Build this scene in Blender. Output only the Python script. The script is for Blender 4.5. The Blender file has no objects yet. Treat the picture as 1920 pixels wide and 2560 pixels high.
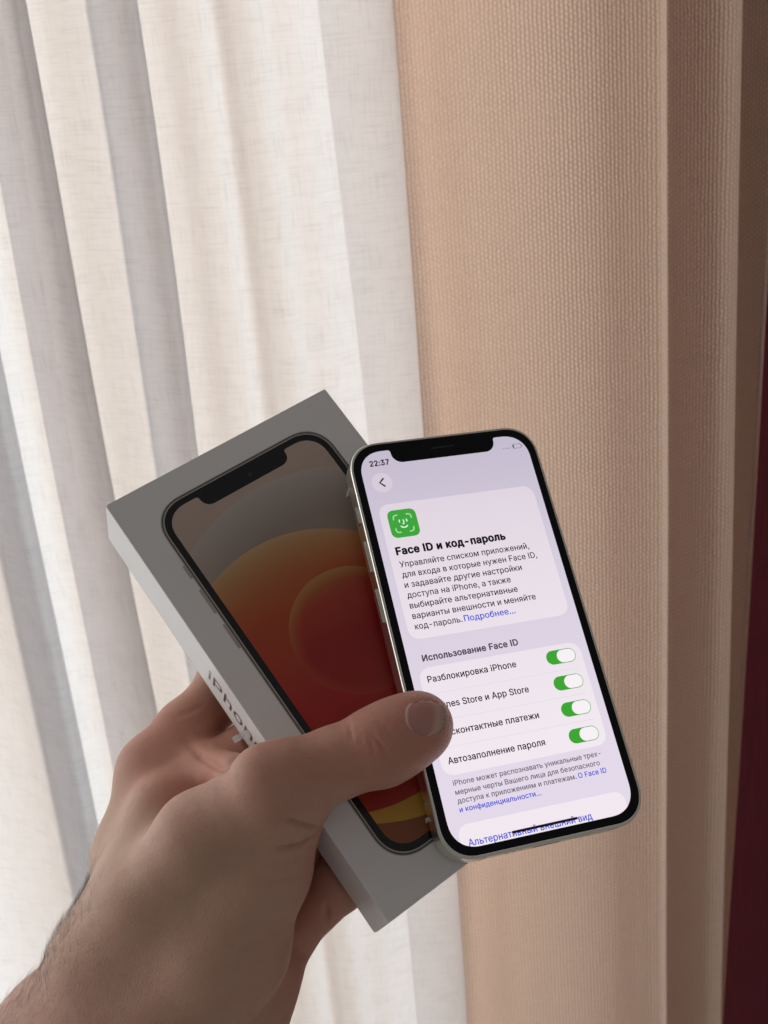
import bpy, bmesh, math, random, json
import numpy as np
from mathutils import Matrix, Vector
random.seed(7)
rng = np.random.default_rng(7)
S = bpy.context.scene
COL = S.collection

# ------------------------------------------------------------------ camera, light, exposure
cam_d = bpy.data.cameras.new('camera')
cam = bpy.data.objects.new('camera', cam_d)
COL.objects.link(cam)
cam_d.sensor_fit = 'VERTICAL'
cam_d.sensor_height = 36.0
cam_d.lens = 36.0 * 3000 / 2560
cam_d.clip_start = 0.02
cam_d.clip_end = 50
cam_d.dof.use_dof = True
cam_d.dof.focus_distance = 0.36
cam_d.dof.aperture_fstop = 22
cam.matrix_world = Matrix(((0.99611, 0.08806, 0.0, 0.0),
                           (-0.03086, 0.3491, -0.93658, 0.0),
                           (-0.08248, 0.93294, 0.35046, 1.35),
                           (0, 0, 0, 1)))
S.camera = cam

world = bpy.data.worlds.new('World')
S.world = world
world.use_nodes = True
bg = world.node_tree.nodes['Background']
bg.inputs['Color'].default_value = (0.95, 0.89, 0.865, 1)      # dim bounce of the unlit room
bg.inputs['Strength'].default_value = 0.18

def area_lamp(name, loc, target, sx, sy, power, color):
    l = bpy.data.lights.new(name, 'AREA')
    l.shape = 'RECTANGLE'; l.size = sx; l.size_y = sy; l.energy = power; l.color = color
    o = bpy.data.objects.new(name, l)
    COL.objects.link(o)
    o.location = loc
    o.rotation_euler = (Vector(target) - Vector(loc)).to_track_quat('-Z', 'Y').to_euler()
    return o
# daylight standing in the window opening behind the net curtain
area_lamp('daylight_stand_in', (-0.60, 0.96, 1.15), (-0.30, 0.5, 1.08), 0.85, 1.7, 6.9, (0.90, 0.955, 1.0))
area_lamp('daylight_stand_in', (0.19, 0.99, 1.18), (0.04, 0.55, 1.12), 0.46, 1.7, 11.3, (1.0, 0.84, 0.71))  # second lamp added behind the drape, tinted warm so its left edge glows
# added lamp, unseen at left: assumed uncurtained window to brighten box side and hand
area_lamp('daylight_stand_in', (-1.25, 0.38, 1.35), (-0.08, 0.36, 1.17), 0.8, 1.3, 6.0, (1.0, 0.975, 0.95))

S.view_settings.view_transform = 'Standard'
S.view_settings.look = 'None'
S.view_settings.exposure = 0.0
S.view_settings.gamma = 1.0
S.cycles.use_denoising = True
S.cycles.use_adaptive_sampling = True
S.cycles.adaptive_threshold = 0.03
S.cycles.max_bounces = 7
S.cycles.transparent_max_bounces = 10
S.cycles.diffuse_bounces = 3
S.cycles.transmission_bounces = 5
S.cycles.sample_clamp_indirect = 4.0

MM = 0.001
# ------------------------------------------------------------------ helpers
def obj(name, mesh, mat=None, parent=None):
    o = bpy.data.objects.new(name, mesh)
    COL.objects.link(o)
    if mat is not None and len(mesh.materials) == 0:
        mesh.materials.append(mat)
    if parent is not None:
        o.parent = parent
    return o
def tag(o, label=None, cat=None, group=None, kind=None):
    if label: o['label'] = label
    if cat: o['category'] = cat
    if group: o['group'] = group
    if kind: o['kind'] = kind
    return o
def empty(name, M):
    o = bpy.data.objects.new(name, None)
    o.empty_display_size = 0.02
    COL.objects.link(o)
    o.matrix_world = M
    return o
def mesh_from(name, verts, faces, smooth=False):
    me = bpy.data.meshes.new(name)
    me.from_pydata([tuple(map(float, v)) for v in verts], [], [tuple(int(i) for i in f) for f in faces])
    me.update()
    if smooth:
        me.polygons.foreach_set('use_smooth', [True] * len(me.polygons))
    return me
class NT:
    """small node helper"""
    def __init__(self, name):
        self.m = bpy.data.materials.new(name)
        self.m.use_nodes = True
        self.t = self.m.node_tree
        self.t.nodes.clear()
        self.out = self.n('ShaderNodeOutputMaterial')
    def n(self, typ, **kw):
        nd = self.t.nodes.new(typ)
        for k, v in kw.items():
            setattr(nd, k, v)
        return nd
    def l(self, a, b):
        self.t.links.new(a, b)
    def val(self, sock, v):
        if hasattr(v, 'is_output') or isinstance(v, bpy.types.NodeSocket):
            self.l(v, sock)
        else:
            sock.default_value = v
    def math(self, op, a, b=0.0, c=0.0, clamp=False):
        nd = self.n('ShaderNodeMath', operation=op, use_clamp=clamp)
        self.val(nd.inputs[0], a); self.val(nd.inputs[1], b); self.val(nd.inputs[2], c)
        return nd.outputs[0]
    def mix(self, fac, a, b, blend='MIX'):
        nd = self.n('ShaderNodeMix', data_type='RGBA', blend_type=blend)
        self.val(nd.inputs[0], fac); self.val(nd.inputs[6], a); self.val(nd.inputs[7], b)
        return nd.outputs[2]
    def noise(self, vec, scale, detail=2.0, rough=0.5):
        nd = self.n('ShaderNodeTexNoise')
        self.l(vec, nd.inputs['Vector'])
        nd.inputs['Scale'].default_value = scale
        nd.inputs['Detail'].default_value = detail
        nd.inputs['Roughness'].default_value = rough
        return nd.outputs['Fac']
    def mapping(self, vec, scale=(1, 1, 1), loc=(0, 0, 0)):
        nd = self.n('ShaderNodeMapping')
        self.l(vec, nd.inputs['Vector'])
        nd.inputs['Scale'].default_value = scale
        nd.inputs['Location'].default_value = loc
        return nd.outputs[0]
    def ramp(self, fac, stops):
        nd = self.n('ShaderNodeValToRGB')
        el = nd.color_ramp.elements
        while len(el) < len(stops): el.new(0.5)
        for e, (p, c) in zip(el, stops):
            e.position = p
            e.color = c if len(c) == 4 else (*c, 1)
        self.l(fac, nd.inputs[0])
        return nd.outputs[0]
    def bump(self, h, strength, dist, normal=None):
        nd = self.n('ShaderNodeBump')
        nd.inputs['Strength'].default_value = strength
        nd.inputs['Distance'].default_value = dist
        self.l(h, nd.inputs['Height'])
        if normal is not None: self.l(normal, nd.inputs['Normal'])
        return nd.outputs[0]
    def pbsdf(self, **kw):
        nd = self.n('ShaderNodeBsdfPrincipled')
        for k, v in kw.items():
            self.val(nd.inputs[k], v)
        return nd
    def finish(self, shader):
        self.l(shader, self.out.inputs['Surface'])
        return self.m
def srgb(r, g, b):
    f = lambda c: (c / 255) / 12.92 if c / 255 <= 0.04045 else ((c / 255 + 0.055) / 1.055) ** 2.4
    return (f(r), f(g), f(b), 1)
def plain(name, col, rough=0.5, metal=0.0, spec=0.5, noise_amt=0.0, noise_scale=200, bump_d=0.0):
    N = NT(name)
    tc = N.n('ShaderNodeTexCoord').outputs['Object']
    c = col if len(col) == 4 else (*col, 1)
    p = N.pbsdf(Roughness=rough, Metallic=metal)
    p.inputs['Specular IOR Level'].default_value = spec
    nz = N.noise(tc, noise_scale, 3)
    if noise_amt:
        N.l(N.mix(N.math('MULTIPLY', nz, noise_amt), c, (c[0] * .6, c[1] * .6, c[2] * .6, 1)), p.inputs['Base Color'])
        N.l(N.math('ADD', N.math('MULTIPLY', nz, 0.12), rough - 0.06), p.inputs['Roughness'])
    else:
        p.inputs['Base Color'].default_value = c
    if bump_d:
        N.l(N.bump(nz, 0.5, bump_d), p.inputs['Normal'])
    return N.finish(p.outputs[0])
def lit(name, col, strength=1.0, top=None):
    """a pixel colour of the lit display: it gives off light and sits under glossy glass"""
    N = NT(name)
    p = N.pbsdf(Roughness=0.08)
    p.inputs['Base Color'].default_value = (0.004, 0.004, 0.005, 1)
    p.inputs['Emission Strength'].default_value = strength
    p.inputs['Specular IOR Level'].default_value = 0.3
    p.inputs['Emission Color'].default_value = col
    return N.finish(p.outputs[0])

# 2-D outlines (mm) filled by a curve, holes allowed
from mathutils.geometry import delaunay_2d_cdt
def fill(loops):
    """triangles of a set of outlines, holes by the even-odd rule"""
    P = []; E = []
    for lp in loops:
        n = len(P); k = len(lp)
        P += [Vector(p) for p in lp]
        E += [(n + i, n + (i + 1) % k) for i in range(k)]
    vs, _, fs, *_ = delaunay_2d_cdt(P, E, [], 0, 1e-5)
    V = np.array([(v.x, v.y) for v in vs]); F = np.array([f[:3] for f in fs])
    C = V[F].mean(1)
    odd = np.zeros(len(C), bool)
    for lp in loops:
        q = np.array(lp); r = np.roll(q, -1, 0)
        for (x0, y0), (x1, y1) in zip(q, r):
            if y0 == y1: continue
            odd ^= ((y0 > C[:, 1]) != (y1 > C[:, 1])) & (C[:, 0] < (x1 - x0) * (C[:, 1] - y0) / (y1 - y0) + x0)
    return V, F[odd]
def flat_mesh(name, V, F, loops, thick):
    Z = np.zeros((len(V), 1))
    if not thick:
        return mesh_from(name, np.hstack([V, Z]) * MM, F)
    n = len(V); A = [tuple(f) for f in F] + [tuple(n + i for i in reversed(f)) for f in F]
    W = np.vstack([np.hstack([V, Z]), np.hstack([V, Z - thick])])
    cnt = {}
    for f in F:
        for a, b in ((f[0], f[1]), (f[1], f[2]), (f[2], f[0])): cnt[(a, b)] = 1
    for (a, b) in list(cnt):
        if (b, a) not in cnt: A.append((b, a, n + a, n + b))
    return mesh_from(name, W * MM, A)
def flat(name, loops, mat, parent, z=0.0, thick=0.0):
    V, F = fill(loops)
    o = obj(name, flat_mesh(name, V, F, loops, thick), mat, parent)
    o.location = (0, 0, z * MM)
    return o
def rrect(x0, y0, x1, y1, r, n=10, p=2.0):
    if not isinstance(r, (tuple, list)): r = (r,) * 4
    pts = []
    for (cx, cy, a0), rr in zip((((x1), (y1), 0), ((x0), (y1), 90), ((x0), (y0), 180), ((x1), (y0), 270)), r):
        sx = 1 if cx == x1 else -1
        sy = 1 if cy == y1 else -1
        for i in range(n + 1):
            a = math.radians(a0 + 90 * i / n)
            c, s = math.cos(a), math.sin(a)
            e = 2 / p
            ux = math.copysign(abs(c) ** e, c); uy = math.copysign(abs(s) ** e, s)
            pts.append((cx - sx * rr + ux * rr, cy - sy * rr + uy * rr))
    return pts
def disc(cx, cy, r, n=40):
    return [(cx + r * math.cos(2 * math.pi * i / n), cy + r * math.sin(2 * math.pi * i / n)) for i in range(n)]
def stroke(pts, w):
    """a rounded stroke along a polyline"""
    P = [Vector(p) for p in pts]; L = []; R = []
    for i, p in enumerate(P):
        a = P[max(0, i - 1)]; b = P[min(len(P) - 1, i + 1)]
        d = (b - a).normalized(); nrm = Vector((-d.y, d.x)) * w / 2
        L.append(p + nrm); R.append(p - nrm)
    d1 = (P[-1] - P[-2]).normalized(); d0 = (P[0] - P[1]).normalized()
    def cap(c, d):
        s = math.atan2(d.y, d.x)
        return [(c.x + w / 2 * math.cos(s + math.pi / 2 - math.pi * k / 6), c.y + w / 2 * math.sin(s + math.pi / 2 - math.pi * k / 6)) for k in range(1, 6)]
    return [tuple(v) for v in L] + cap(P[-1], d1) + [tuple(v) for v in reversed(R)] + cap(P[0], d0)
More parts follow.
